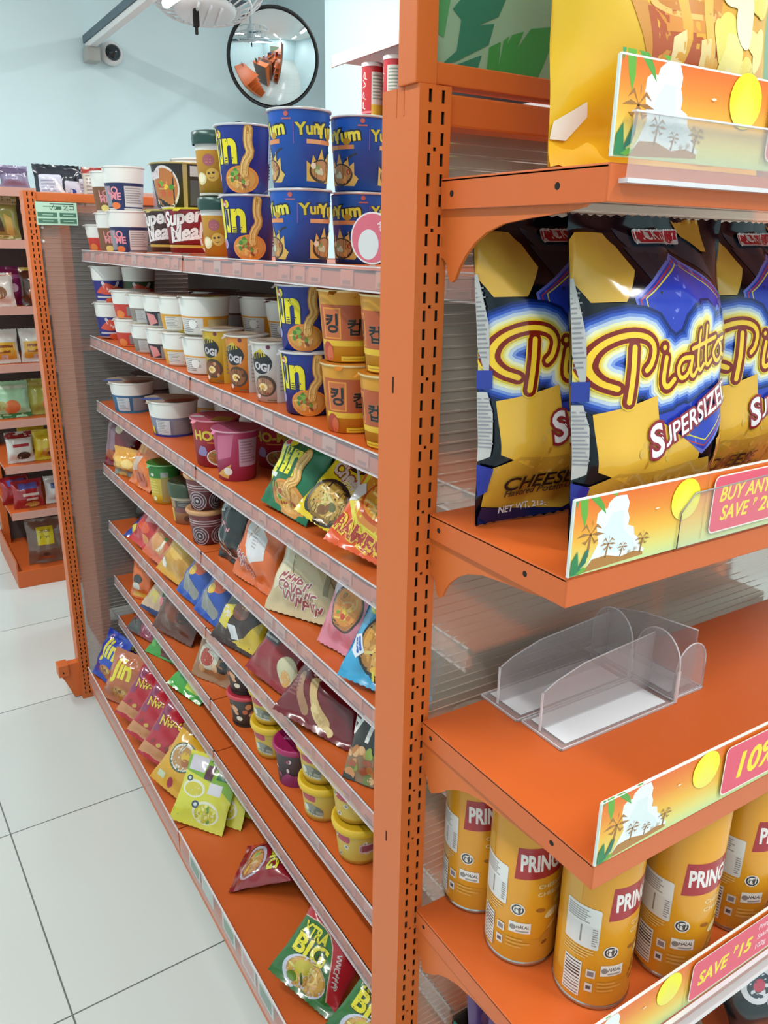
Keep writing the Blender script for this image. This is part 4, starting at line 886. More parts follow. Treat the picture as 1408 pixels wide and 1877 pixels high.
MAKE['bowl_dark'] = bowl_kind(.045, .036, .072, '#2f2b33', [('p', [(-.3, .9), (.0, .8), (.1, .3), (-.2, .1)], '#d98a8a')] + facts(.12, .8, '#8c8a90'), '#d3cbbd', frac=.5)
MAKE['bowl_gold'] = bowl_kind(.048, .038, .074, '#d99a24', facts(-.2, .30, '#dcd8d2') + facts(.4, 1.0, '#c9b9a0'), '#c9c2b4', [('e', .3, -.3, .2, .15, '#e0cf2e')], frac=.5)
MAKE['bowl_yellow'] = bowl_kind(.054, .044, .078, '#e0962a', [('r', -.4, .08, .2, .92, '#d9d4d0')] + lines(-.36, .14, .16, .86, 7, '#8a8488', 3, .4) + [('e', -.05, .6, .1, .1, '#f0eeec'), ('r', .3, .2, 1.0, .85, '#c9b48c')], '#8d8578', [('e', .35, -.35, .2, .12, '#e0cf2e')], frac=.5)
BL = [('e', -.1, .1, .5, .3, '#c9b9a4', 20), ('e', .25, -.2, .3, .18, '#9a5a4a', 40), ('e', -.35, -.2, .22, .12, '#5a78c4', 20), ('s', [(-.5, .3), (0, .45), (.5, .3)], .06, '#e9e6e0', 1)]
MAKE['bowl_steel'] = bowl_kind(.058, .046, .078, '#34628c', facts(-.2, .16, '#c3c8d0') + facts(.24, 1.0, '#8f8f9a') + [('r', -.8, .0, 1.5, .10, '#2f7a9a')], '#b9aea0', BL, frac=.58)
MAKE['bowl_slate'] = bowl_kind(.058, .046, .080, '#7d7f96', facts(-.2, .14, '#d0d0d6') + facts(.2, 1.0, '#8c8894') + [('r', -.8, .0, 1.5, .12, '#2a3a96'), ('r', -.4, .12, -.3, .5, '#d9c83a')], '#bcb2a6', BL, frac=.55)
MAKE['bowl_plain'] = bowl_kind(.054, .043, .076, '#6a4a40', facts(-.2, .9, '#a39a96'), '#5a3a30', [('e', 0, 0, .6, .6, '#4a2e28')], frac=.5)
def ho_mi():
    o = [('t', 'HO-MI', .10, .68, .30, '#5a1020', {'off': .045}), ('t', 'HO-MI', .10, .68, .30, '#d3b93a', {'off': .045}), ('r', .0, .52, .34, .545, '#d8803a'), ('p', [(-.26, .36), (-.18, .46), (-.06, .44), (-.02, .34), (-.06, .24), (-.2, .24), (-.3, .28)], '#8f7fb0')]
    o += noodles(.28, .22, .32, .2, 11, .8, '#e0dcd6', '#a86a34', '#c98a44', 8, meat='#6a3a22')
    return cup('noodle_cup', .0475, .0390, .095, o, [(0, '#a82338')], '#c4687e', [('e', -.3, -.2, .16, .1, '#d9c6d0'), ('r', .1, -.5, .5, -.1, '#b9a64a')], rim='#d98a9a')
MAKE['ho_mi_cup'] = ho_mi
def pink_cup(): return cup('noodle_cup', .0430, .0345, .096, [('p', [(-.2, .9), (.2, .95), (.1, .5), (-.3, .4)], '#c86a8a'), ('p', [(-.4, .1), (.1, .35), (.0, .05)], '#d9a04a'), ('r', .3, .3, .8, .85, '#c9a9b9'), ('e', 0, .2, .12, .1, '#e6d8d0')] + lines(.34, .35, .76, .8, 8, '#a87a90', 4), [(0, '#b8406a')], '#c0668a', rim='#e0a6b8')
MAKE['pink_cup'] = pink_cup
def green_cup(): return cup('noodle_cup', .0390, .0320, .098, [('r', .1, .06, .34, .7, '#a8935a'), ('r', .1, .70, .34, .82, '#9aa29a'), ('r', -.5, .66, 1.4, .68, '#5a9a4a'), ('e', -.2, .75, .07, .06, '#e0e0d0'), ('e', -.2, .14, .08, .08, '#efe6c0'), ('e', .2, .15, .05, .05, '#b9932a')] + lines(-.4, .25, .05, .6, 5, '#e3cf6a', 3), [(0, '#d8b92a'), (.24, '#cdb54a'), (.66, '#2f7a34')], '#3a8a3c', lid_h=.0, rim='#8fc48a')
MAKE['green_cup'] = green_cup
def forest_cup(): return cup('noodle_cup', .0370, .0300, .094, [('r', -.2, .42, .6, .60, '#4a4644'), ('r', -.6, .30, 1.2, .42, '#7a4a4a'), ('e', .2, .15, .12, .1, '#5a3a2a'), ('r', -.5, .05, -.3, .4, '#d9b04a')] + lines(-.1, .44, .5, .58, 3, '#8a8684', 3), [(0, '#b08a66'), (.60, '#c9b9a0')], '#3c4a34', lid_h=.030, lid_m=PLASTIC)
MAKE['forest_cup'] = forest_cup
def coffee_cup():
    o = [('s', [(-.8, z), (1.6, z)], .030, '#cdbfc2') for z in (.66, .73)] + [('s', [(-.8, .58), (1.6, .58)], .012, '#cdbfc2')]
    for cx in (-.05, .62):
        for k, rr in enumerate((.30, .22, .14)): o += [('e', cx, .28, rr, rr, '#c0b4b8'), ('e', cx, .28, rr - .025, rr - .025, '#5a3440' if k < 2 else '#3a2a34')]
        o.append(('e', cx, .28, .05, .05, '#c0b4b8'))
    return cup('drink_cup', .0385, .0300, .0735, o, [(0, '#6a3038'), (.55, '#7a3a3c')], '#c9976a', lid_h=.006, lid_m=PLASTIC, overhang=.003, rim='#d9a880')
MAKE['coffee_cup'] = coffee_cup
def dot_cup(): return cup('drink_cup', .0385, .0315, .0705, blobs(22, -.7, .12, 1.4, .92, .10, ['#d98a5a', '#c96a4a', '#e0a884'], 6) + [('e', -.1, .3, .1, .08, '#e8dcc8'), ('r', -.8, 0, 1.5, .08, '#2b2a2a')], [(0, '#4a4644')], '#c03a48', lid_h=.005, lid_m=PLASTIC, overhang=.003)
MAKE['dot_cup'] = dot_cup
def yolk_cup(txt, two):
    def f():
        o = [('rr', -.45, .60, -.08, .80, .06, '#b94a5c'), ('rr', .5, .62, .9, .80, .06, '#b94a5c')]
        if two: o += [('e', -.16, .34, .26, .15, '#6f7268', -8), ('s', [(-.34, .30), (-.1, .30), (.06, .26)], .09, '#9a9c90', 1), ('e', -.2, .44, .12, .08, '#8d8f84'), ('s', [(-.34, .22), (.06, .18)], .05, '#c3c4b8'), ('e', -.36, .36, .08, .09, '#dcdcd0')]
        else: o += blobs(7, -.5, .1, .9, .8, .075, ['#dcd9cc'], 3) + blobs(7, -.5, .1, .9, .8, .045, ['#8d8a84', '#7a7470'], 3) + [('rr', .12, .36, .48, .62, .05, '#c9aeb0'), ('rr', .15, .40, .45, .58, .04, '#8f4a58')]
        return cup('snack_cup', .0415, .0345, .0700, o, [(0, '#c99a34'), (.12, '#cfae4e')], '#dcb52a', [('e', -.15, -.26, .2, .10, '#b94a6a', -15)], lid_h=.010, lid_m=PLASTIC, overhang=.0035)
    return f
MAKE['yolk_cup'] = yolk_cup('', True); MAKE['cheese_cup'] = yolk_cup('', False)
def berry_cup(): return cup('snack_cup', .0400, .0330, .0800, blobs(20, -.7, .1, 1.3, .85, .07, ['#c98a94', '#8a3a5a', '#d9c0c8'], 5) + [('p', [(-.4, .0), (.3, .0), (.2, .25), (-.1, .4), (-.3, .2)], '#8a2a5c')], [(0, '#4a4448')], '#a3225c', [('s', [(-.35, .1), (-.2, .35), (-.05, .1), (-.2, -.05), (-.33, .08)], .08, '#c98aa4', 1), ('s', [(.05, -.1), (.2, .12), (.36, -.1), (.2, -.3), (.06, -.12)], .08, '#c98aa4', 1)], lid_h=.008, lid_m=PLASTIC, overhang=.003)
MAKE['berry_cup'] = berry_cup
def red_can():
    r, h = .0335, .20; mb = MB(); mb.lathe([(r, 0), (r, h)], 36, '#c02a32'); ug = np.arange(-PI*r, PI*r, 2*PI*r/36)
    sf = lambda u, v, e: np.stack([(r + e)*np.sin(u/r), -(r + e)*np.cos(u/r), v], -1)
    o = [*scrib(-.18, .66, .22, 4, '#ece2dc', 80), ('r', .20, .45, .95, .90, '#dcdcd4'), ('r', .20, .16, .95, .45, '#d9b83a'), ('r', -.6, .0, .2, .16, '#ece4dc'), ('e', -.2, .2, .2, .14, '#2a2226'), ('r', -.4, .33, .2, .36, '#e38a94')] + lines(.26, .5, .9, .86, 8, '#8aa090', 3)
    art(mb, o, sf, 2*r, h, ug, None); ob = mb.build('snack_can', CARD)
    MB().lathe([(r + .001, h - .004), (r + .0015, h + .006), (r - .002, h + .008), (.0006, h + .007)], 36, '#e9e6e4', cap0=False).build('lid', PLASTIC, ob)
    return ob
MAKE['red_can'] = red_can
def green_can():
    r, h = .0335, .20; ob = MB().lathe([(r, 0, '#7fae6a'), (r, h*.7, '#7fae6a'), (r, h*.7, '#d9dccf'), (r, h, '#b9cf9c')], 36).build('snack_can', CARD)
    MB().lathe([(r + .001, h - .004), (r + .0015, h + .006), (r - .002, h + .008), (.0006, h + .007)], 36, '#e9e6e4', cap0=False).build('lid', PLASTIC, ob); return ob
MAKE['green_can'] = green_can

# ---- bags and packets
def ysc(ops, k, d=0):
    """the same artwork squeezed towards the foot of the pack"""
    o = []
    for p in ops:
        p = list(p)
        if p[0] in ('r', 'rr'): p[2] = p[2]*k + d; p[4] = p[4]*k + d
        elif p[0] == 'e': p[2] = p[2]*k + d; p[4] *= .5 + .5*k
        elif p[0] == 't': p[3] = p[3]*k + d
        else: p[1] = [(x, y*k + d) for x, y in p[1]]
        o.append(tuple(p))
    return o
def simple(name, w, h, t, col, ops, seed, m=None, nu=20, nv=26, edge=None): return lambda: bag(name, w, h, t, col, ysc(ops, SQ[seed]) if seed in SQ else ops, (), seed, nu, nv, m, edge=edge)
SQ = {21: .80, 24: .84, 25: .88, 26: .82, 27: .86, 40: .84, 41: .82, 42: .86, 36: .85, 37: .85, 38: .85, 39: .85, 46: .85, 48: .88, 56: .90, 44: .80}
def jin_bag_ops(): return [('t', 'Jin', -.10, .665, .62, '#1a5a38', {'off': .055, 'xs': .9, 'shear': .05}), ('t', 'Jin', -.105, .67, .62, '#e9e02e', {'off': .036, 'xs': .9, 'shear': .05}), ('e', -.22, .90, .07, .075, '#d9d0d2'), ('e', -.22, .895, .05, .04, '#c0404a'), ('r', -.43, .40, -.18, .46, '#e4e8e0')] + noodles(.08, .20, .32, .20, 4, .7, '#c88a3c', '#dca456', '#f1cc86', 18, bowl_c='#d98a34') + blobs(7, -.25, .16, -.05, .34, .045, ['#5a9a3c', '#c9d08a', '#b4582c'], 5) + strand([(.12, .26), (.10, .38), (.22, .48), (.17, .62), (.22, .84)], .15, 6)
MAKE['jin_bag'] = simple('noodle_pack', 0.142, 0.16, 0.05, '#0f6a42', jin_bag_ops(), 21, FILM_SOFT, 26, 32)
def jin_small(c): return [('t', 'Jin', -.02, .62, .60, '#e6d63a', {'off': .035, 'xs': .9}), ('e', -.24, .88, .07, .06, '#d9a0b0'), ('e', .1, .2, .3, .16, '#b97a3c'), ('e', .1, .2, .24, .12, '#d9a860')] + blobs(6, -.1, .12, .3, .28, .05, ['#8a5a2a', '#e0c080', '#6a8a3a'], 3) + [('r', -.5, .86, .5, .92, c)]
MAKE['jin_blue'] = simple('noodle_pack', 0.135, 0.155, 0.045, '#1d3fae', jin_small('#1d3fae'), 22); MAKE['jin_orange'] = simple('noodle_pack', 0.135, 0.155, 0.045, '#b5643c', jin_small('#b5643c'), 23)
MAKE['cheese_bag'] = simple('noodle_pack', 0.118, 0.165, 0.046, '#e9cf1c', [('r', -.5, .93, .5, 1, '#a8903a'), ('e', -.12, .80, .24, .13, '#2a2320', -8), ('t', 'Stir-Fry', -.12, .80, .13, '#d98a3a', {'off': .04, 'rot': -8, 'fit': .40})] + T('Cheese', .0, .615, .25, '#d9c4b4', '#8f3a24', .04, .075, rot=-12, fit=.74) + scrib(.08, .50, .11, 4, '#e3c23a', -10, '#f0ead8') + [('s', [(-.2, .9), (.16, .58)], .035, '#e9e9e4'), ('e', -.12, .26, .36, .34, '#332a26')] + noodles(-.12, .26, .31, .29, 9, .75, '#8a6a2c', '#cfa84e', '#f0da90', 22, veg=False) + blobs(6, -.2, .14, .0, .26, .06, ['#6a6a3a', '#8a5a2a'], 4) + [('p', [(.28, .42), (.5, .62), (.5, .38), (.3, .3)], '#c9c2a8')], 24, FILM, 26, 32)
MAKE['ramen_bag'] = simple('noodle_pack', 0.132, 0.172, 0.048, '#e2561f', [('r', -.5, .88, .5, 1, '#d8401f'), ('e', -.05, .94, .09, .07, '#e9d9d4'), ('e', -.05, .935, .06, .04, '#c8322c'), ('p', [(-.40, .84), (.5, .90), (.5, .30), (.2, .17), (-.2, .22), (-.46, .44)], '#dfcf3c'), ('p', [(-.34, .79), (.5, .84), (.5, .34), (.16, .22), (-.18, .27), (-.40, .46)], '#d8862c'), ('p', [(-.20, .76), (.2, .80), (.3, .60), (-.1, .54)], '#a85a28')] + noodles(.05, .52, .34, .28, 12, .7, '#c4531f', '#e39a3a', '#f3cf7c', 22, meat='#d2502a') + [('e', .20, .44, .14, .11, '#efe8d6', 70), ('e', .20, .44, .07, .05, '#e2a73c', 70), ('p', [(-.46, .62), (-.36, .66), (-.28, .56), (-.34, .46), (-.46, .44)], '#e9e4e2')] + T('RAMEN', -.12, .155, .23, '#b0302c', '#ecc640', .05, .06, rot=-14, fit=.72), 25, FILM, 26, 34)
MAKE['blue_cheese'] = simple('noodle_pack', 0.138, 0.182, 0.05, '#3aa0cf', [('r', -.5, .86, .5, 1, '#2f6a86'), ('e', -.25, .965, .10, .05, '#c02a4a'), ('r', -.1, .89, .5, .94, '#4a8a5a')] + T('CHEESE', -.02, .765, .26, '#e3e03a', '#7ab0a0', .06, .03, rot=-4, fit=.84) + [('e', .03, .42, .40, .44, '#1f1a1c')] + noodles(.03, .42, .37, .41, 14, .72, '#b9803a', '#dca24a', '#f2c878', 34, veg=False) + [('e', .05, .50, .16, .13, '#e6c860'), ('e', .02, .47, .05, .05, '#f3ead0'), ('p', [(-.47, .44), (-.36, .46), (-.26, .30), (-.34, .22), (-.44, .28)], '#e2e4ea'), ('s', [(-.42, .40), (-.34, .28)], .03, '#2a5ab4'), ('s', [(-.38, .42), (-.31, .31)], .03, '#2a5ab4'), ('e', .05, .17, .2, .06, '#e9b43a'), ('s', [(-.1, .15), (-.08, .08)], .03, '#dcd23a'), ('s', [(.2, .16), (.3, .10), (.34, .05)], .03, '#dcd23a', 1), ('p', [(.0, .10), (.3, .06), (.2, .02)], '#1f6ac0')], 26, FILM, 26, 34)
MAKE['pink_chicken'] = simple('noodle_pack', 0.125, 0.165, 0.045, '#d98094', [('r', -.5, .88, .5, 1, '#5a2a34'), ('e', .12, .84, .18, .13, '#d3c04a'), ('p', [(-.5, .7), (-.25, .86), (-.18, .72), (-.36, .6)], '#d9c6d4'), ('e', -.05, .52, .30, .34, '#3a2422')] + noodles(-.05, .52, .27, .31, 15, .72, '#b9702c', '#d98a34', '#eeb860', 16, meat='#c4602a'), 27, FILM, 24, 30)
MAKE['beige_bag'] = simple('snack_bag', 0.166, 0.182, 0.065, '#c9b48c', [('p', [(-.42, .90), (-.10, .94), (-.2, .30), (-.40, .20)], '#dccfae'), ('p', [(.0, .94), (.06, .94), (.22, .62), (.46, .30), (.4, .22), (.1, .55)], '#b9a270'), ('s', [(.02, .95), (.10, .70), (.30, .45), (.46, .30)], .012, '#7a6440', 1), ('s', [(-.2, .95), (-.14, .7), (-.2, .5), (-.1, .3)], .012, '#8a7450', 1), ('e', -.06, .84, .07, .05, '#8a7a4a'), ('s', [(-.1, .7), (.02, .66), (.1, .56)], .02, '#a8925e', 1), ('s', [(-.05, .62), (.05, .58), (.08, .5)], .02, '#a8925e', 1)] + scrib(-.08, .315, .115, 5, '#a05058', -12, '#e8e0d4') + scrib(-.04, .225, .115, 6, '#a05058', -12, '#e8e0d4') + scrib(.02, .135, .115, 6, '#a05058', -12, '#e8e0d4') + [('r', .30, .25, .36, .5, '#8a7450')], 28, FILM, 26, 32)
MAKE['orange_white'] = simple('snack_bag', 0.14, 0.168, 0.06, '#d9662a', [('p', [(-.10, .86), (.06, .9), (.14, .66), (.26, .56), (.30, .34), (.06, .24), (-.16, .40), (-.2, .62)], '#d9d4d2'), ('s', [(-.1, .86), (.0, .7), (-.1, .5)], .05, '#c96a34', 1), ('s', [(.02, .88), (.08, .7), (.0, .55)], .03, '#c98a64', 1), ('e', -.36, .46, .10, .16, '#b85a2a'), ('e', -.36, .46, .05, .07, '#6a8a3a'), ('e', .08, .46, .2, .16, '#dcd9dc')] + lines(-.02, .40, .18, .58, 5, '#b9a9a8', 4) + scrib(-.22, .28, .11, 4, '#a03a48', -20, '#ead9d6') + scrib(-.08, .17, .11, 5, '#a03a48', -20, '#ead9d6'), 29, FILM, 26, 32)
MAKE['black_bag'] = simple('snack_bag', 0.1, 0.155, 0.045, '#17181a', [('p', [(-.35, .80), (.05, .92), (.1, .80), (-.25, .68)], '#8a8d8e')] + scrib(-.08, .76, .16, 4, '#c9cccc', 18, h=.165/.11) + scrib(-.06, .50, .16, 4, '#d08a94', -20, h=.165/.11) + [('s', [(-.3, .4), (-.1, .2), (.0, .35), (.1, .15)], .05, '#a9adae', 1), ('s', [(-.35, .3), (-.2, .1), (.2, .08)], .05, '#b9bcbc', 1)], 30, FILM, 22, 28)
MAKE['orange_bag'] = simple('snack_bag', 0.14, 0.175, 0.06, '#e0701f', [('e', -.05, .6, .2, .14, '#ef9a3c'), ('p', [(-.35, .4), (.1, .46), (.05, .24), (-.3, .2)], '#d9c0b4'), ('p', [(-.5, .9), (.5, .9), (.5, 1), (-.5, 1)], '#d99a34'), ('e', .1, .12, .25, .12, '#b5502a')], 31)
MAKE['yellow_bun'] = simple('snack_bag', .110, .080, .05, '#e3a43c', [('e', -.15, .55, .2, .12, '#f0c060'), ('e', .2, .5, .18, .12, '#f3d07c'), ('r', -.5, 0, .5, .25, '#8a8478')], 32)
MAKE['maroon_bag'] = simple('snack_bag', 0.13, 0.155, 0.05, '#7a1626', [('r', -.5, .82, .5, 1, '#9a1a2c'), ('p', [(-.45, .8), (-.1, .8), (-.1, .3), (-.45, .25)], '#8a6a78'), ('e', .0, .7, .12, .1, '#e0d0b0'), ('e', -.25, .2, .2, .12, '#c05a2c')], 33)
MAKE['choc_bag'] = simple('snack_bag', 0.13, 0.15, 0.045, '#33261f', [('e', -.12, .45, .2, .22, '#b9742c'), ('e', -.1, .38, .12, .12, '#dcae6a'), ('r', -.4, .8, .3, .9, '#7a7674'), ('e', -.05, .2, .12, .08, '#6a8a3a'), ('p', [(.2, .3), (.5, .5), (.5, .2)], '#4a1c2a')], 34)
MAKE['blue_pack'] = simple('snack_pack', .155, .110, .04, '#1f3a9c', [('p', [(-.4, .85), (-.1, .95), (-.05, .6), (-.35, .55)], '#9aa2b8'), ('p', [(-.45, .32), (-.2, .42), (.15, .2), (.05, .06), (-.3, .05)], '#d9c83a'), ('r', -.02, .45, .4, .75, '#16246a'), ('e', -.2, .2, .1, .06, '#c9a46a'), ('p', [(.2, .95), (.5, .95), (.5, .8), (.25, .82)], '#c3c9d4')], 35)
MAKE['red_bag'] = simple('snack_bag', 0.125, 0.155, 0.055, '#c4242c', [('p', [(-.5, .6), (-.2, 1), (-.5, 1)], '#c9cf8a'), ('e', .0, .4, .2, .12, '#d9542c'), ('p', [(-.1, .7), (.3, .8), (.3, .6), (-.1, .5)], '#d98a8a'), ('e', .1, .2, .15, .1, '#e0904a')], 36)
MAKE['coral_bag'] = simple('snack_bag', 0.125, 0.155, 0.055, '#cf6444', [('e', -.05, .35, .26, .22, '#d9965a'), ('s', [(-.05, .2), (.12, .3), (.16, .48)], .06, '#ece4d4', 1), ('e', .15, .5, .05, .04, '#4a8a3a'), ('r', -.3, .75, .3, .85, '#a83a34')], 37)
MAKE['gold_bag'] = simple('snack_bag', 0.13, 0.155, 0.055, '#cf9a38', [('e', .0, .55, .25, .2, '#e0b050'), ('e', .2, .3, .2, .15, '#c48a2e'), ('r', -.4, .8, .2, .9, '#8a6a2a'), ('e', -.3, .2, .12, .1, '#e9e4dc')], 38)
MAKE['blue_white'] = simple('snack_bag', 0.112, 0.172, 0.05, '#2448a4', [('p', [(-.5, .75), (.0, .95), (.1, .8), (-.4, .55)], '#c3cadb'), ('e', .05, .55, .24, .17, '#d8582c'), ('e', -.12, .45, .14, .12, '#e0b83a'), ('p', [(-.3, .4), (.3, .2), (.2, .05), (-.3, .1)], '#8a8a86'), ('e', -.2, .7, .1, .07, '#16307a')] + T('3', -.2, .7, .16, '#e6e6ea', None, .05) + scrib(.08, .62, .10, 5, '#e9e4e0', -25), 39)
MAKE['noir_yellow'] = simple('noodle_pack', 0.14, 0.17, 0.052, '#3a2420', [('p', [(-.5, .5), (-.1, .6), (-.2, .2), (-.5, .25)], '#d9c22c'), ('p', [(.5, .62), (.2, .2), (-.1, .05), (.5, .05)], '#cdb02c'), ('e', .08, .70, .17, .17, '#d69a54', 20), ('e', .0, .52, .2, .14, '#7a4a3a'), ('e', .15, .85, .1, .06, '#4a302a')] + scrib(-.3, .42, .13, 3, '#d9d4cc', -30) + [('p', [(-.2, .28), (.0, .3), (.1, .14), (-.1, .1)], '#dcdce0')], 40, FILM, 24, 30)
MAKE['scarlet_bag'] = simple('snack_bag', 0.13, 0.165, 0.05, '#8f2028', [('r', -.5, .62, .5, .98, '#b82a34')] + scrib(-.05, .80, .13, 5, '#d3a4a8', -22) + [('r', -.42, .52, .0, .62, '#4a4446'), ('r', -.38, .55, -.05, .585, '#b9b4b4'), ('e', .3, .7, .14, .12, '#c9c43a'), ('e', .3, .3, .18, .22, '#cfc8a4'), ('e', .32, .2, .1, .12, '#d9a054')], 41)
MAKE['crimson_bag'] = simple('snack_bag', 0.172, 0.195, 0.06, '#6f0f1c', [('e', -.18, .83, .3, .09, '#c9a878', -20), ('p', [(-.5, .72), (.1, .68), (.1, .60), (-.5, .62)], '#8a3a34')] + scrib(-.14, .60, .11, 6, '#d9a8a0', -24) + scrib(-.2, .50, .11, 3, '#d9a8a0', -24) + [('s', [(-.36, .44), (-.30, .28), (-.16, .14)], .09, '#a87a5a', 1), ('s', [(-.16, .42), (-.10, .28), (.0, .18), (.12, .12)], .10, '#cfae74', 1), ('s', [(-.06, .2), (.06, .1), (.2, .06)], .08, '#e0c48a', 1)] + lines(-.44, .2, -.3, .4, 5, '#8a4a44', 3), 42, FILM, 26, 32)
MAKE['wine_bag'] = simple('snack_bag', .110, .135, .04, '#571420', [('e', -.1, .5, .2, .12, '#8a5a54'), ('r', -.3, .7, .3, .8, '#3a1a20')] + blobs(9, -.4, .2, .4, .6, .03, ['#c9b0a8', '#8a4a4a'], 3), 43)
MAKE['crab_bag'] = simple('snack_bag', .115, .160, .04, '#33302e', [('r', -.5, .82, .5, .97, '#2a1c18'), ('t', 'Wasabi', .06, .86, .16, '#b9b6b4', {'off': .04, 'rot': 168, 'fit': .5})] + [('t', 'PALA', -.10, .66, .46, '#ecebe8', {'off': .02, 'rot': 172, 'fit': .95, 'shear': .1}), ('r', -.5, .0, .5, .40, '#8a6a4a')] + blobs(44, -.48, .02, .48, .42, .08, ['#c98a5a', '#b9743e', '#8fa048', '#d9a878', '#a85a3a', '#6a7a3a'], 8) + blobs(5, .1, .06, .44, .2, .05, ['#c02a2a', '#3a4a2a'], 4), 44, FILM_SOFT, 22, 30)
MAKE['orange_pouch'] = simple('snack_pouch', .085, .120, .035, '#d9651f', [('e', -.05, .5, .22, .16, '#3a3432'), ('e', -.08, .32, .2, .13, '#cfcbc4'), ('p', [(-.4, .05), (.3, .05), (.2, .16), (-.3, .18)], '#d9a83a'), ('e', -.1, .82, .1, .06, '#f0a088')], 45)
MAKE['navy_green'] = simple('snack_bag', 0.14, 0.17, 0.05, '#1a2a5c', [('p', [(-.5, .5), (.1, .55), (.0, .1), (-.5, .05)], '#c9a88a'), ('e', -.2, .3, .18, .12, '#c9b85a'), ('e', .15, .5, .2, .2, '#1c5a3c'), ('e', .15, .5, .09, .07, '#cfe0d0'), ('e', .1, .3, .15, .1, '#d9788a'), ('r', -.3, .75, .1, .85, '#b9c0d0')], 46)
MAKE['meat_bag'] = simple('snack_bag', 0.15, 0.15, 0.05, '#5c2a1a', [('e', .0, .5, .3, .25, '#7a3a20'), ('e', .2, .4, .15, .12, '#3a1a12'), ('r', -.5, .85, .5, 1, '#24463a'), ('s', [(-.3, .7), (.0, .8), (.2, .72)], .04, '#d9b8a0', 1), ('e', .2, .75, .05, .04, '#e8a87a')], 47)
MAKE['spicy_pack'] = simple('noodle_pack', 0.13, 0.14, 0.045, '#9a6a44', [('p', [(-.5, .75), (.5, .9), (.5, 1), (-.5, 1)], '#c9a4ac'), ('s', [(-.5, .78), (.1, .74), (.5, .60)], .05, '#d9c83a', 1), ('e', -.08, .46, .28, .25, '#cfc4b0'), ('e', -.12, .44, .18, .17, '#a8341f'), ('e', .05, .58, .13, .1, '#dfd9cc'), ('e', .1, .28, .1, .08, '#d9a878'), ('e', -.25, .2, .1, .08, '#c98a4a'), ('t', '3', .30, .40, .42, '#1f1a1c', {'off': .05})], 48)
MAKE['small_blue'] = simple('snack_pack', .11, .10, .035, '#1d2a6a', [('e', -.1, .4, .18, .2, '#5aa06a'), ('p', [(-.5, .6), (-.1, .9), (-.3, 1), (-.5, 1)], '#9a9a6a'), ('r', -.1, .6, .4, .75, '#b9a48a'), ('e', .15, .2, .1, .08, '#4a6ab0')], 49)
MAKE['burger_pack'] = simple('snack_pack', 0.14, 0.13, 0.045, '#8a3048', [('e', -.08, .72, .34, .16, '#d9a86a'), ('e', -.1, .76, .24, .08, '#e6c08c'), ('r', -.5, .48, .5, .58, '#6a1f3a')] + scrib(.1, .36, .16, 5, '#d98aa8', -10) + scrib(.16, .18, .16, 3, '#d98aa8', -10) + [('r', -.5, 0, -.1, .3, '#4a4a48')], 50)
MAKE['green_choc'] = simple('snack_pack', .125, .105, .04, '#3f9a3a', [('e', .0, .62, .24, .16, '#a8743c'), ('r', .0, .05, .45, .34, '#6a2f24'), ('e', -.3, .3, .1, .08, '#5ab04a'), ('e', .1, .4, .12, .07, '#8fc49a')], 51)
MAKE['green_noodle'] = simple('noodle_pack', 0.14, 0.16, 0.045, '#3fa032', [('p', [(-.5, .55), (.5, .55), (.4, 1), (-.4, 1)], '#b9722c'), ('e', .0, .68, .4, .2, '#c4823a')] + [('s', [(-.35 + .1*i, .58), (-.3 + .1*i, .7), (-.35 + .1*i, .85)], .025, '#a8642a', 1) for i in range(8)] + [('p', [(.05, .5), (.4, .5), (.3, .1), (-.05, .1)], '#c9d83a'), ('r', -.3, .2, -.1, .35, '#2a8a34'), ('e', -.2, .48, .06, .05, '#e0b03a')], 52)
MAKE['lucky_red'] = simple('noodle_pack', 0.14, 0.158, 0.036, '#b01f30', [('p', [(-.5, .05), (.5, .05), (.5, .2), (-.5, .24)], '#c98a5c'), ('r', -.46, .45, -.30, .95, '#8a3a5c')] + T('Nw-Oh', -.02, .70, .26, '#e2c23a', '#6a0f1c', .02, .035, rot=8, fit=.74) + blobs(7, -.3, .25, .4, .42, .06, ['#c9a44a', '#d9b87a', '#8a2a2a'], 4) + [('e', .25, .35, .14, .1, '#d8a35a')], 53)
MAKE['yellow_soup'] = simple('noodle_pack', 0.14, 0.16, 0.035, '#d8a01c', [('e', -.05, .55, .32, .26, '#4a5a44'), ('e', -.05, .55, .29, .235, '#d9d6cc'), ('e', -.05, .54, .25, .2, '#b98a54'), ('e', .0, .58, .10, .08, '#d9b03a'), ('e', .06, .5, .09, .07, '#a8643c'), ('r', -.4, .10, -.22, .2, '#c9d2b0'), ('e', -.05, .12, .06, .10, '#a82a44'), ('p', [(-.5, .9), (.5, .85), (.5, 1), (-.5, 1)], '#8a5a2a')], 54)
MAKE['lime_soup'] = simple('noodle_pack', .145, .165, .024, '#7ea832', [('p', [(-.5, .02), (.5, .02), (.5, .45), (.2, .62), (-.5, .72)], '#d3cf3c'), ('r', -.44, .74, -.12, .95, '#cfc9d4'), ('r', -.1, .66, .06, .86, '#5a2a3c'), ('r', .14, .70, .46, .86, '#256a3a'), ('r', .05, .48, .30, .64, '#d9d6dc'), ('e', -.22, .50, .22, .14, '#dfe0d0'), ('e', -.22, .49, .18, .11, '#cfc23a'), ('e', .12, .22, .25, .18, '#e2e2cc'), ('e', .12, .21, .21, .15, '#c9bf2c'), ('e', -.36, .62, .06, .05, '#3a4a5c'), ('e', -.1, .30, .07, .06, '#34405c'), ('e', -.36, .62, .03, .025, '#cfd6d4'), ('e', -.1, .30, .035, .03, '#cfd6d4')] + blobs(16, -.05, .1, .3, .32, .035, ['#d9d84a', '#b5b028', '#e6e48a', '#6f9a34'], 4), 55, edge='#d9cf3a')
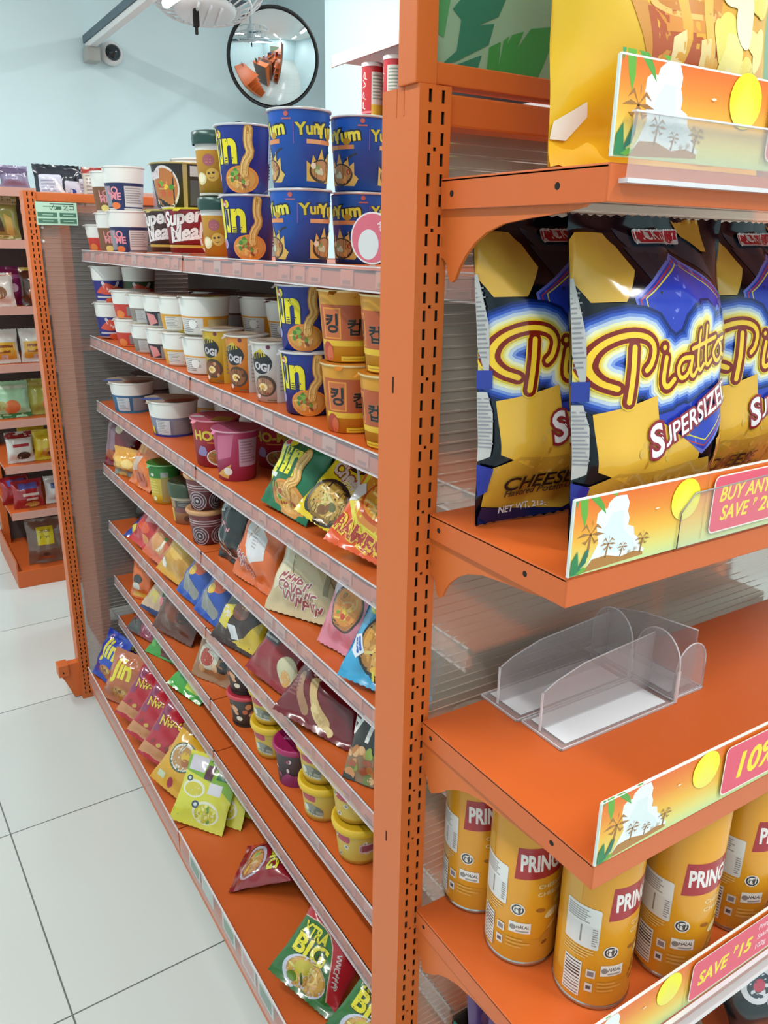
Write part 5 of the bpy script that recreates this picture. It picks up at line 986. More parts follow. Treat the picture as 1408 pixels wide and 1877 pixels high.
def big_ops(base, flag): return [('p', [(-.5, .98), (.5, .98), (.5, .74), (.05, .70), (-.2, .78), (-.5, .74)], '#b3202c'), ('p', [(.02, .72), (.5, .76), (.5, .10), (.34, .14), (.2, .45)], '#b3202c'), ('s', [(-.5, .745), (-.2, .78), (.03, .71), (.2, .46), (.34, .13)], .014, '#d9a49c', 1)] + scrib(-.2, .865, .08, 7, '#d9a83a', -3) + scrib(.29, .45, .075, 8, '#d3c4c4', -68) + T('XTRA', -.22, .645, .22, '#dcd02e', '#2a3a20', .035, .035, rot=2, fit=.42) + T('BIG', -.16, .47, .30, '#e3d72e', '#2a3a20', .035, .035, rot=2, fit=.50) + [('e', -.06, .20, .33, .22, '#c9cce0')] + noodles(-.04, .21, .30, .20, 17, .8, '#b98a3c', '#d9a850', '#f1cf8a', 18, veg=False) + [('e', -.12, .27, .13, .09, '#c9b83a', 20), ('e', -.2, .12, .08, .06, '#6a8a34'), ('s', [(-.1, .2), (-.04, .12)], .03, '#3a5a24')]
MAKE['big_green'] = simple('noodle_pack', 0.145, 0.17, 0.05, '#2b6a28', big_ops('', ''), 56, FILM, 26, 32); 
MAKE['big_red'] = simple('noodle_pack', 0.14, 0.165, 0.045, '#8e1a26', [('e', -.32, .76, .10, .08, '#d3992c'), ('r', -.5, .88, .5, 1, '#6f1420')] + T('XTRA', .05, .80, .2, '#d9cb2e', '#3a0c14', .035, .035, rot=-4, fit=.4) + T('BIG', .10, .62, .28, '#e0d42e', '#3a0c14', .035, .035, rot=-4, fit=.46) + [('e', -.24, .62, .1, .07, '#b9aeb8'), ('e', .05, .27, .34, .25, '#b9b2c4')] + noodles(.07, .27, .29, .21, 19, .85, '#8a4a2c', '#c48a4a', '#e0b87a', 12) + [('p', [(-.5, .5), (-.3, .45), (-.3, .1), (-.5, .05)], '#b8303c')], 57, FILM, 26, 32)
# endcap floor-shelf packs
MAKE['black_seaweed'] = simple('noodle_pack', .150, .165, .045, '#1c1e22', [('e', .30, .55, .24, .28, '#b98a4a'), ('e', -.18, .55, .17, .17, '#d6d3d8'), ('e', -.18, .55, .12, .12, '#33404c'), ('e', -.18, .55, .06, .06, '#c0405a'), ('e', -.02, .38, .14, .07, '#8f94a4'), ('s', [(.05, .9), (.16, .6), (.12, .4)], .04, '#a9a03a', 1)] + blobs(14, .15, .4, .48, .8, .06, ['#c9a05a', '#a8743a', '#dcb87a'], 4), 58, FILM, 22, 26)
MAKE['brown_noodle'] = simple('noodle_pack', .130, .100, .04, '#6a4a30', blobs(26, -.45, .1, .45, .9, .07, ['#b98a54', '#d9b07a', '#8a5a34', '#4a2e20'], 4), 59, FILM, 20, 22)
MAKE['violet_pack'] = simple('snack_pack', .072, .140, .03, '#6a4a86', [('e', -.1, .6, .24, .18, '#a86a96'), ('e', .2, .4, .2, .14, '#b9789a'), ('r', -.3, .3, .1, .42, '#1f1f44'), ('r', .0, .15, .4, .3, '#8a8494'), ('p', [(.1, .9), (.4, .95), (.4, .6), (.2, .65)], '#232458')] + scrib(-.1, .36, .13, 4, '#1a1a2c', 0) + scrib(.1, .22, .13, 3, '#1a1a2c', 0), 60, FILM_SOFT, 16, 20)
# far rack packs
for nm, w, h, t, c, ops, sd in (
    ('olive_sack', .15, .165, .06, '#8f8a4a', [('r', -.5, .80, .5, 1, '#d9cfa4'), ('p', [(-.2, .55), (.0, .55), (.1, .2), (-.15, .2)], '#4a4438'), ('p', [(.1, .6), (.3, .5), (.35, .1), (.15, .15)], '#c9a45a'), ('r', -.3, .05, .3, .12, '#d9d49a')], 61),
    ('plum_bag', .12, .15, .05, '#8a2a64', [('r', -.5, .70, .5, .80, '#b06aa0'), ('e', .1, .45, .14, .14, '#e0b8d0')], 62), ('cocoa_bag', .12, .15, .05, '#4a2c1c', [('e', -.1, .3, .2, .2, '#8a5a3a'), ('r', -.5, .9, .5, 1, '#c9a43a')], 63),
    ('milk_bag', .12, .13, .05, '#d9d0c8', [('e', .0, .4, .22, .2, '#8a6248'), ('e', -.1, .3, .12, .1, '#c9b48a'), ('r', -.5, .9, .5, 1, '#c98a6a')], 64), ('cream_pack', .12, .135, .05, '#d9d8d0', [('r', -.4, .12, .4, .62, '#d9a83a'), ('r', -.3, .46, .3, .54, '#8a4a24'), ('r', -.3, .3, .2, .38, '#8a4a24'), ('r', -.1, .1, .1, .24, '#d0cbd4')], 65),
    ('mint_bag', .16, .15, .055, '#a3cfa8', [('r', -.5, .0, .5, .12, '#2f7a4a'), ('e', .05, .3, .2, .18, '#d97a4a'), ('e', -.25, .35, .16, .12, '#a8a05a'), ('r', -.5, .8, .5, .88, '#cfe3cc')], 66), ('moss_bag', .13, .15, .05, '#a9a84e', [('e', .1, .3, .14, .12, '#e07a4a'), ('r', -.5, .82, .5, .9, '#c9c47a')], 67),
    ('cookie_pack', .11, .13, .05, '#d6d2cc', [('r', -.5, .80, .5, 1, '#8a2a2c'), ('r', -.3, .52, .32, .62, '#a8343a'), ('e', .08, .22, .26, .16, '#34312f')], 68), ('yellow_pack', .11, .13, .05, '#d3b62c', [('r', -.5, .82, .5, 1, '#e3cf3c'), ('e', .0, .25, .24, .18, '#c98a3a'), ('e', .1, .2, .14, .12, '#3a3430')], 69),
    ('cracker_red', .125, .12, .05, '#a3242e', [('r', -.3, .68, .32, .88, '#5a62b0'), ('r', -.2, .42, .36, .52, '#d9c0b8'), ('r', -.1, .26, .3, .34, '#d9c0b8'), ('e', .1, .1, .24, .1, '#cf9a4a')], 70), ('cracker_white', .12, .12, .05, '#d6d4d2', [('r', -.3, .55, .1, .75, '#2a4a86'), ('e', .1, .4, .2, .1, '#c9764a'), ('p', [(.2, .9), (.5, .9), (.5, .5), (.3, .5)], '#e0734a')], 71),
    ('taupe_bag', .15, .20, .06, '#7a5c4e', [('r', -.22, .42, .26, .82, '#d9c42c'), ('r', -.14, .70, .18, .76, '#a8902a'), ('r', -.14, .56, .14, .62, '#8a8a2a'), ('e', .0, .2, .1, .06, '#4a3a32'), ('r', -.2, .08, .2, .14, '#b0583a')], 72), ('pasta_bag', .12, .17, .05, '#b99440', blobs(14, -.4, .2, .4, .8, .07, ['#d9b860', '#a87a2a', '#e3c874'], 3), 73),
    ('inky_bag', .14, .12, .045, '#1d2230', [('rr', -.42, .1, .08, .74, .05, '#cfcfe0'), ('p', [(-.2, .66), (-.1, .7), (.2, .2), (.1, .2)], '#eef0f4'), ('rr', .14, .1, .5, .6, .04, '#cfd2e2'), ('e', .3, .34, .1, .06, '#2a4a9a')] + lines(-.38, .2, .0, .6, 5, '#9a9ab4', 3), 74), ('paper_bag', .10, .12, .04, '#d9cfc4', [('r', -.5, .84, .5, 1, '#a83a34')] + lines(-.4, .15, .4, .8, 7, '#a39a98', 3), 75), ('lilac_pack', .11, .09, .04, '#8a84a4', [('r', -.5, .6, .5, .9, '#5a4a6a')], 76)):
    MAKE[nm] = simple('snack_bag' if 'pack' not in nm else 'snack_pack', w, h, t, c, ops, sd, None, 16, 18)
# ------------------------------------------------------------------ end display: what stands on its shelves
Z1, Z2, Z3, Z4, Z5 = 1.483, 1.186, .957, .707, .43
put('honey', .150, -.125, Z1, 'big yellow snack bag showing a honey jar, on the uppermost display shelf', 'snack bag', 0, 7, 0)
G = 'supersized cheese crisp bags'
put('chips', .162, -.140, Z2, 'black crisp bag with blue hexagon, standing in front of two others', 'snack bag', 1, 7, 0, G)
put('chips', .131, -.060, Z2, 'black crisp bag beside the slotted post, behind the front bag', 'snack bag', -3, 6, 0, G)
put('chips', .352, -.100, Z2, 'black crisp bag farthest from the slotted post, partly cut off', 'snack bag', 2, 6, 0, G)

# empty acrylic pusher trays
def tray(name, loc, rz, label, ln=.172, wd=.060, fin=.068, stop=.078):
    """clear base with a white label, a fin down the middle and a round-topped front stop; x runs along the tray"""
    t = empty(name, loc, rz); tag(t, label, 'shelf divider', 'clear acrylic dividers')
    MB().box(0, ln, -wd/2, wd/2, 0, .0022, mi=0).box(0, ln, -wd/2, -wd/2 + .0012, 0, .0024, mi=1).box(0, ln, wd/2 - .0012, wd/2, 0, .0024, mi=1).box(0, .0012, -wd/2, wd/2, 0, .0024, mi=1).box(ln - .0012, ln, -wd/2, wd/2, 0, .0024, mi=1).build('base', [ACRYL, ACRYL_EDGE], t)
    MB().box(.010, ln - .012, -wd/2 + .005, wd/2 - .005, .0024, .0030, col='#e9edf2').build('paper_insert', CARD, t)
    fy = .006
    mb = MB(); mb.prism([(.004, .0022), (ln - .004, .0022), (ln - .004, fin + .004), (.06, fin - .004), (.022, fin - .014), (.006, fin - .022)], 1, fy - .001, fy + .001, mi=0)
    mb.box(.0036, .0048, fy - .0012, fy + .0012, .002, fin - .022, mi=1); mb.tube([(.006, fy, fin - .022), (.022, fy, fin - .014), (.06, fy, fin - .004), (ln - .004, fy, fin + .004)], .0008, mi=1, seg=6); mb.build('fin', [ACRYL, ACRYL_EDGE], t)
    pts = [(-wd/2, .0022), (wd/2, .0022), (wd/2, stop*.55)] + [(wd/2*math.cos(a)*1.0, stop*.55 + stop*.45*math.sin(a)) for a in [PI*k/12 for k in range(1, 12)]] + [(-wd/2, stop*.55)]
    mb = MB(); mb.prism(pts, 0, ln - .0035, ln - .0012, mi=0); mb.tube([(ln - .0023, y, z) for y, z in pts + pts[:1]], .0009, mi=1, seg=6)
    mb.box(ln - .004, ln, -wd/2 - .0006, -wd/2 + .0012, .001, stop*.5, mi=1)
    mb.build('front_stop', [ACRYL, ACRYL_EDGE], t)
    return t
Z3 += .0004
tray('acrylic_tray', (.105, -.026, Z3), 0, 'clear acrylic divider tray nearest the slotted post, back panel side')
tray('acrylic_tray', (.109, -.088, Z3), 0, 'clear acrylic divider tray in front of its twin, nearer the shelf edge')
tray('acrylic_tray', (.308, .022, Z3), -PI/2, 'clear acrylic divider tray set crosswise past the other two', .135, .050, .072, .062)

G = 'tall orange crisp cans'
for x, y, rz, lb in ((.100, -.0128, -12, 'orange crisp can beside the post, against the back panel'), (.098, -.0938, -6, 'orange crisp can second from the post, showing half its red flag'), (.127, -.1712, 19, 'orange crisp can at the front corner under the shelf lip, barcode showing'),
                     (.236, -.085, 8, 'orange crisp can hidden behind the front corner can'), (.222, -.193, 2, 'orange crisp can in the front row with its whole red flag in view'), (.335, -.190, 8, 'orange crisp can right of the full-flag can, behind the strip'), (.436, -.180, 14, 'orange crisp can cut off by the picture edge')):
    put('crisp_can', x, y, Z4, lb, 'crisp can', rz, 0, 0, G)
# lowest display shelf
bx = MB(); TEAL = '#3f8f7c'; z = Z5 + .0004
bx.box(.084, .0865, -.15, -.004, z, z + .068, col=TEAL).box(.084, .26, -.152, -.1495, z, z + .055, col=TEAL).box(.258, .26, -.15, -.004, z, z + .068, col=TEAL).box(.084, .26, -.0065, -.004, z, z + .075, col='#4a3a30').box(.084, .26, -.15, -.004, z, z + .003, col=TEAL)
tag(bx.build('display_box', CARD), 'open teal cardboard display box on the lowest shelf', 'box')
for i, (x, y, rz, lb) in enumerate(((.126, -.030, 0, 'violet bar pack at the back of the teal box'), (.126, -.072, 0, 'violet bar pack in the middle of the teal box'), (.210, -.055, 0, 'violet bar pack in the teal box, away from the post'), (.126, -.114, 0, 'violet bar pack at the front of the teal box'))):
    put('violet_pack', x, y, z + .0035, lb, 'snack pack', rz, 4, 0, 'violet packs in the teal box')
put('black_seaweed', .475, -.215, z, 'black noodle pack with a round white emblem, bottom display shelf', 'noodle pack', -12, 20, -14)
put('brown_noodle', .290, -.225, z, 'brown noodle pack half hidden under the lowest promo strip', 'noodle pack', 0, 40, 0)

# ------------------------------------------------------------------ gondola, shelf by shelf from the top
K5 = ('L3', 'L4', 'L5', 'L6')
LV = ['L1', 'L2', 'L3', 'L4', 'L5', 'L6', 'L7', 'B']
def P(kind, lv, x, y, label, cat, rz=-75, lean=0, roll=0, group=None, up=0):
    i = LV.index(lv); bagged = cat.split()[-1] in ('bag', 'pack', 'pouch')
    gap = SH[LV[i-1]][0] - ZT[lv] - .004 if bagged and i else None
    front = ((SH[lv][1] + .004, .008) if lv != 'B' else (.0215, .048)) if bagged else None
    sc = {'L3': 1.07, 'L4': 1.07, 'L6': 1.068}.get(lv, 1) if not bagged else 1.03 if lv in K5 else 1
    return put(kind, x, y, ZT[lv] + up*sc, label, cat, rz, lean, roll, group, gap, front, sc)
NB, NC = 'noodle bowl', 'noodle cup'
# top shelf
G = 'blue cups on the top shelf'
P('yum_cup', 'L1', 0.187, .590, 'blue Yum cup, lower of the front stack nearest the post', NC, -86, group=G); P('yum_cup', 'L1', 0.190, .596, 'blue Yum cup, upper of the front stack nearest the post', NC, -91, group=G, up=.1095)
P('yum_cup', 'L1', 0.300, .602, 'blue Yum cup, lower one right against the post', NC, -64, group=G); P('yum_cup', 'L1', 0.300, .602, 'blue Yum cup, upper one right against the post', NC, -66, group=G, up=.1095)
P('jin_cup', 'L1', 0.190, .800, 'navy cup with yellow letters, lower of its top shelf stack', NC, -56, group='navy cups'); P('jin_cup', 'L1', 0.189, .806, 'navy cup with yellow letters, upper of its top shelf stack', NC, -66, group='navy cups', up=.1095)
P('tea_cup', 'L1', 0.186, .925, 'slim amber cup with dark green foil top, lower one', NC, -45, group='amber cups'); P('tea_cup', 'L1', 0.184, .932, 'slim amber cup with dark green foil top, upper one', NC, -45, group='amber cups', up=.111)
P('meal_red', 'L1', 0.203, 1.115, 'crimson Super Meal cup under the black bowl', NB, -22); P('meal_brown', 'L1', 0.203, 1.250, 'dark brown Super Meal cup beside the crimson one', NB, -40)
P('meal_black', 'L1', 0.203, 1.185, 'black bowl with gold rim on top of the Super Meal cups', NB, -62, up=.0895)
G = 'white rimmed bowls on the top shelf'
P('bowl_navy', 'L1', 0.190, 1.560, 'white rimmed bowl with navy label, lower', NB, -48, group=G); P('bowl_navy', 'L1', 0.188, 1.565, 'white rimmed bowl with navy label, upper', NB, -48, group=G, up=.1015)
P('bowl_brown', 'L1', 0.186, 1.690, 'white rimmed bowl with brown label, lower', NB, -48, group=G); P('bowl_brown', 'L1', 0.184, 1.694, 'white rimmed bowl with brown label, upper', NB, -48, group=G, up=.0995)
P('bowl_red', 'L1', .305, 1.375, 'white rimmed bowl with red label, lower, behind the black bowl', NB, -60, group=G); P('bowl_red', 'L1', .305, 1.375, 'white rimmed bowl with red label, upper, behind the black bowl', NB, -60, group=G, up=.1065)
P('bowl_crimson', 'L1', 0.186, 1.795, 'small white bowl with red label at the far end of the top shelf', NB, -48)
sc = MB(); dk = [(.030*math.cos(2*PI*i/40), .030*math.sin(2*PI*i/40)) for i in range(40)]
sc.prism(dk, 1, -.0006, .0006, col='#e6dfe0'); art(sc, [('e', 0, 0, .468, .468, '#d9697e'), ('e', -.08, -.12, .24, .29, '#dcdde0'), ('t', 'PRINGLES', .30, .05, .13, '#ecd9dd', {'rot': -62, 'off': .04})], lambda u, v, e: np.stack([u, np.full_like(u, -.0006) - e, v], 1), .06, .06)
wb = sc.build('shelf_wobbler', CARD); wb.location = (.1262, .278, 1.4365); wb.rotation_euler = (0, 0, math.radians(-62)); tag(wb, 'round pink shelf wobbler on the top strip beside the post', 'sign')
MB().box(-.004, .004, .0007, .0013, -.034, -.012).build('clip', CLEAR, wb)
cb = MB().box(-.075, .075, -.06, .06, 0, .20, col='#cdd0e6', bev=.01).build('storage_tub', mix_clear('milky tub', '#cfd3e8', .3, .45)); cb.location = (.345, 1.55, ZT['L1'] + .0005); tag(cb, 'milky lilac plastic tub behind the bowls on the top shelf', 'tub')
# second shelf
P('jin_short', 'L2', 0.191, .575, 'short navy cup with yellow letters, lower one on the second shelf', NC, -64, group='navy cups'); P('jin_short', 'L2', 0.190, .582, 'short navy cup with yellow letters, upper one on the second shelf', NC, -66, group='navy cups', up=.1016)
G = 'orange Korean cups'
P('king_cup2', 'L2', 0.188, .432, 'orange Korean cup with white cooking panel, lower', NC, -24, group=G); P('king_cup', 'L2', 0.187, .438, 'orange Korean cup with white facts panel, upper', NC, -30, group=G, up=.1025)
P('king_cup', 'L2', 0.186, .318, 'orange Korean cup mostly hidden by the post, lower', NC, -80, group=G); P('king_cup2', 'L2', 0.186, .318, 'orange Korean cup mostly hidden by the post, upper', NC, -80, group=G, up=.1025)
P('oval_white', 'L2', 0.186, .700, 'white noodle cup with a black oval', NC, -58); P('oval_orange', 'L2', 0.184, .815, 'orange noodle cup with a black oval', NC, -60); P('oval_yellow', 'L2', 0.182, .930, 'mustard noodle cup with a black oval', NC, -62)
G = 'stacked bowls on the second shelf'
for k, x, y, st, lb in (('bowl_yellow', .195, 1.055, 2, 'amber label bowl next to the mustard cup'), ('bowl_gold', .187, 1.190, 2, 'gold label bowl between amber and dark label bowls'), ('bowl_dark', .185, 1.310, 2, 'charcoal label bowl past the gold label one'), ('bowl_grey', .186, 1.435, 2, 'grey label bowl before the red label ones'), ('bowl_crimson', .188, 1.585, 2, 'bright red label bowl on the second shelf'), ('bowl_green', .246, 1.700, 2, 'white bowl with dark green sleeve'), ('bowl_blue', .182, 1.778, 2, 'white bowl with deep blue sleeve at the far end')):
    for i in range(st): P(k, 'L2', x, y + .004*i, lb + (', lower' if i == 0 else ', upper'), NB, -48, group=G, up=i*({'bowl_yellow': .0795, 'bowl_gold': .0755, 'bowl_dark': .0735, 'bowl_grey': .0715, 'bowl_crimson': .0715}.get(k, .0975)))
for k, x, y, st, lb, dz in (('bowl_yellow', .312, .885, 2, 'amber label bowl in the shade behind the orange cup', .0795), ('bowl_yellow', .310, 1.015, 2, 'amber label bowl in the shade behind the mustard cup', .0795), ('bowl_plain', .306, 1.150, 2, 'brown topped bowl in the shade, second row', .0775), ('bowl_plain', .302, 1.290, 2, 'brown topped bowl in the shade behind the charcoal ones', .0775), ('bowl_crimson', .300, 1.560, 1, 'red label bowl alone in the second row', .07)):
    for i in range(st): P(k, 'L2', x, y, lb + (', lower' if i == 0 else ', upper'), NB, -48, group=G, up=i*dz)
# third shelf
P('ho_mi_cup', 'L3', 0.187, 1.010, 'dark red HO-MI noodle cup on the third shelf', NC, -44); P('pink_cup', 'L3', 0.183, 0.887, 'pink noodle cup between the HO-MI cup and green pack', NC, -50)
P('ho_mi_cup', 'L3', 0.296, 0.935, 'dark red HO-MI noodle cup in the second row', NC, -54)
G = 'bowls on the third shelf'
for k, x, y, lb in (('bowl_slate', 0.199, 1.331, 'slate label bowl with patterned lid beside the HO-MI cup'), ('bowl_plain', 0.333, 1.154, 'brown lidded bowl in the second row behind the slate one'), ('bowl_steel', .192, 1.665, 'steel blue label bowl with patterned lid'), ('bowl_gold', 0.339, 1.432, 'gold label bowl behind the slate label bowl'), ('bowl_plain', .290, 1.775, 'brown lidded bowl at the far end of the third shelf'), ('bowl_plain', 0.339, 1.625, 'brown lidded bowl behind the steel blue one'), ('bowl_dark', 0.339, 1.293, 'charcoal label bowl half hidden behind the slate one')):
    P(k, 'L3', x, y, lb, NB, -44, group=G)
P('jin_bag', 'L3', 0.155, 0.615, 'green noodle pack with yellow letters leaning on the third shelf', 'noodle pack', -84, 8, 3, 'green noodle packs'); P('jin_bag', 'L3', 0.235, 0.575, 'green noodle pack behind the front green one', 'noodle pack', -84, 8, 3, 'green noodle packs')
P('cheese_bag', 'L3', 0.155, 0.47, 'yellow Stir-Fry Cheese noodle pack tipped to one side', 'noodle pack', -66, 12, 20); P('ramen_bag', 'L3', 0.155, 0.35, 'orange RAMEN noodle pack beside the post', 'noodle pack', -64, 14, 12)
# fourth shelf
P('blue_cheese', 'L4', 0.155, 0.3, 'sky blue CHEESE noodle pack beside the post', 'noodle pack', -62, 14, 6); P('pink_chicken', 'L4', 0.17, 0.43, 'pink noodle pack with fried chicken behind the blue one', 'noodle pack', -78, 12, 2)
P('beige_bag', 'L4', 0.155, 0.585, 'beige glossy snack bag with red lettering', 'snack bag', -66, 14, -2, 'beige bags'); P('beige_bag', 'L4', 0.265, 0.56, 'beige snack bag behind the front beige one', 'snack bag', -70, 10, 0, 'beige bags')
P('orange_white', 'L4', 0.155, 0.775, 'orange snack bag with a white swirl beside the beige bag', 'snack bag', -82, 10, 2); P('black_bag', 'L4', 0.167, 0.905, 'black snack bag with silver marks beside the brown cups', 'snack bag', -82, 10, 0)
P('coffee_cup', 'L4', 0.173, 1.058, 'brown swirl cup, lower of two', 'drink cup', -44, group='brown swirl cups'); P('coffee_cup', 'L4', 0.173, 1.061, 'brown swirl cup, upper of two', 'drink cup', -44, group='brown swirl cups', up=.0755)
P('forest_cup', 'L4', 0.180, 1.213, 'tan cup with dark green cap between green and brown cups', NC, -44); P('green_cup', 'L4', 0.185, 1.395, 'yellow noodle cup with a bright green top', NC, -44); P('forest_cup', 'L4', 0.280, 1.240, 'tan cup with dark green cap in the second row', NC, -44)
P('orange_bag', 'L4', 0.155, 1.54, 'bright orange snack bag beside the green topped cup', 'snack bag', -84, 10, 0, 'orange bags'); P('orange_bag', 'L4', 0.25, 1.54, 'bright orange snack bag in the second row', 'snack bag', -84, 10, 0, 'orange bags')
P('yellow_bun', 'L4', .150, 1.665, 'small plump yellow snack bag between orange and maroon bags', 'snack bag', -67, 5, 0); P('maroon_bag', 'L4', 0.155, 1.775, 'maroon snack bag at the far end of the fourth shelf', 'snack bag', -57, 14, 0)
# fifth shelf
P('crab_bag', 'L5', 0.144, .318, 'dark crab snack bag standing upside down beside the post', 'snack bag', -62, 6, 0)
P('wine_bag', 'L5', .386, .350, 'dark wine snack bag in the shade behind the crimson bag', 'snack bag', -80, 0, 0); P('crimson_bag', 'L5', 0.144, 0.5, 'crimson snack bag leaning on the fifth shelf', 'snack bag', -66, 18, 8)
P('scarlet_bag', 'L5', 0.144, 0.69, 'scarlet snack bag left of the crimson bag', 'snack bag', -76, 18, 8); P('noir_yellow', 'L5', 0.144, 0.865, 'dark brown and yellow noodle pack on the fifth shelf', 'noodle pack', -72, 20, 4)
G = 'blue and white snack bags'
P('blue_white', 'L5', 0.144, 1.02, 'blue and white snack bag beside the brown and yellow pack', 'snack bag', -80, 14, 6, G); P('blue_white', 'L5', .275, 1.075, 'blue and white snack bag tucked in behind', 'snack bag', -74, 20, 4, G); P('blue_white', 'L5', 0.144, 1.145, 'blue and white snack bag beside the golden bag', 'snack bag', -80, 14, 6, G)
P('gold_bag', 'L5', 0.144, 1.275, 'golden snack bag between coral and blue bags', 'snack bag', -76, 20, 10); P('coral_bag', 'L5', 0.144, 1.405, 'coral snack bag with a pale crescent', 'snack bag', -76, 22, 12); P('red_bag', 'L5', 0.144, 1.535, 'bright red snack bag beside the coral one', 'snack bag', -78, 22, 10)
P('blue_pack', 'L5', .150, 1.615, 'flat blue and yellow pack sticking out of the fifth shelf', 'snack pack', -62, 62, 0, 'blue and yellow packs'); P('blue_pack', 'L5', .275, 1.630, 'flat blue and yellow pack further back', 'snack pack', -67, 50, 0, 'blue and yellow packs'); P('choc_bag', 'L5', .240, 1.775, 'dark brown snack bag at the far end of the fifth shelf', 'snack bag', -64, 20, 0)
# sixth shelf
G = 'yellow lidded cups'
P('cheese_cup', 'L6', 0.182, 0.393, 'cheese print cup with yellow lid, lower, beside the post', 'snack cup', -45, group=G); P('cheese_cup', 'L6', 0.182, 0.401, 'cheese print cup with yellow lid, upper, beside the post', 'snack cup', -40, group=G, up=.0735)
P('yolk_cup', 'L6', 0.180, 0.519, 'yellow lidded cup with grey picture, lower, second stack', 'snack cup', -42, group=G); P('yolk_cup', 'L6', 0.180, 0.525, 'yellow lidded cup with grey picture, upper, second stack', 'snack cup', -42, group=G, up=.0735)
P('yolk_cup', 'L6', 0.180, 0.740, 'yellow lidded cup with grey picture, lower, beside dark cups', 'snack cup', -42, group=G); P('yolk_cup', 'L6', 0.180, 0.745, 'yellow lidded cup with grey picture, upper, beside dark cups', 'snack cup', -42, group=G, up=.0735)
P('berry_cup', 'L6', 0.179, 0.634, 'dark cup with a magenta lid between yellow lidded stacks', 'snack cup', -42)
P('dot_cup', 'L6', 0.177, 0.873, 'dark dotted cup with red rim, lower', 'drink cup', -42, group='dark dotted cups'); P('dot_cup', 'L6', 0.177, 0.879, 'dark dotted cup with red rim, upper', 'drink cup', -42, group='dark dotted cups', up=.0735)
P('spicy_pack', 'L6', 0.150, 1.065, 'tan noodle pack with a red dish beside the dotted cups', 'noodle pack', -66, 28, 0); P('meat_bag', 'L6', 0.150, 1.327, 'dark meat brown snack bag on the sixth shelf', 'snack bag', -68, 30, 6); P('navy_green', 'L6', 0.150, 1.461, 'navy and green snack bag on the sixth shelf', 'snack bag', -68, 26, 10); P('orange_pouch', 'L6', 0.150, 1.621, 'small orange pouch at the far end of the sixth shelf', 'snack pouch', -62, 14, 0)
# seventh shelf
P('green_noodle', 'L7', 0.149, 1.260, 'bright green noodle pack with brown noodles, seventh shelf', 'noodle pack', -72, 42, 6); P('green_choc', 'L7', 0.149, 1.502, 'green pack with a brown corner, seventh shelf', 'snack pack', -68, 50, 0); P('burger_pack', 'L7', 0.149, 1.643, 'pink lettered burger pack on the seventh shelf', 'snack pack', -68, 46, 6); P('small_blue', 'L7', 0.231, 1.775, 'small navy pack at the far end of the seventh shelf', 'snack pack', -62, 40, 0)
# base deck
G = 'upright packs on the base'
for i in range(2): P('jin_blue', 'B', .050 + .085*i, 1.760, ('blue noodle pack with yellow letters at the far post', 'blue noodle pack with yellow letters behind the first')[i], 'noodle pack', -74, 16, 4, 'blue packs on the base')
for i in range(3): P('jin_orange', 'B', .050 + .075*i, 1.610 + .005*i, ('brown orange noodle pack at the front of its row', 'brown orange noodle pack second in its row', 'brown orange noodle pack third in its row')[i], 'noodle pack', -62, 18, 4, 'brown orange packs on the base')
for i, (x, y) in enumerate(((.052, 1.460), (.185, 1.450), (.052, 1.345), (.185, 1.335), (.052, 1.235), (.185, 1.225))): P('lucky_red', 'B', x, y, ('red Nw-Oh noodle pack at the front beside brown orange packs', 'red Nw-Oh noodle pack behind the one beside brown orange packs', 'red Nw-Oh noodle pack at the front, middle row', 'red Nw-Oh noodle pack behind, middle row', 'red Nw-Oh noodle pack at the front beside the yellow pack', 'red Nw-Oh noodle pack behind, near the yellow packs')[i], 'noodle pack', -58, 30, 14, 'red packs on the base')
P('yellow_soup', 'B', .050, 1.115, 'yellow noodle pack with a round soup bowl, front', 'noodle pack', -68, 34, 12, 'yellow packs on the base'); P('yellow_soup', 'B', .130, 1.110, 'yellow noodle pack with a soup bowl, behind', 'noodle pack', -68, 32, 12, 'yellow packs on the base')
for i, (x, y, ln, rl) in enumerate(((.060, .965, 38, 4), (.112, .960, 38, 4), (.164, .965, 38, 4), (.216, .970, 38, 4), (.268, .960, 38, 4))): P('lime_soup', 'B', x, y, 'lime and yellow noodle pack, ' + ('front of its row of five', 'second from the front of its row', 'third from the front of its row', 'fourth from the front of its row', 'last at the back of its row')[i], 'noodle pack', -52, ln, rl, 'lime packs on the base')
P('big_red', 'B', .105, .790, 'red XTRA BIG noodle pack lying alone on the base', 'noodle pack', -130, 70, 0)
P('big_green', 'B', .070, .420, 'green and red XTRA BIG noodle pack in front', 'noodle pack', -62, 52, 18, 'green XTRA BIG packs'); P('big_green', 'B', .215, .375, 'green and red XTRA BIG noodle pack tucked behind', 'noodle pack', -62, 44, 22, 'green XTRA BIG packs'); P('big_green', 'B', .095, .255, 'green and red XTRA BIG noodle pack beside the post', 'noodle pack', -62, 46, 24, 'green XTRA BIG packs')

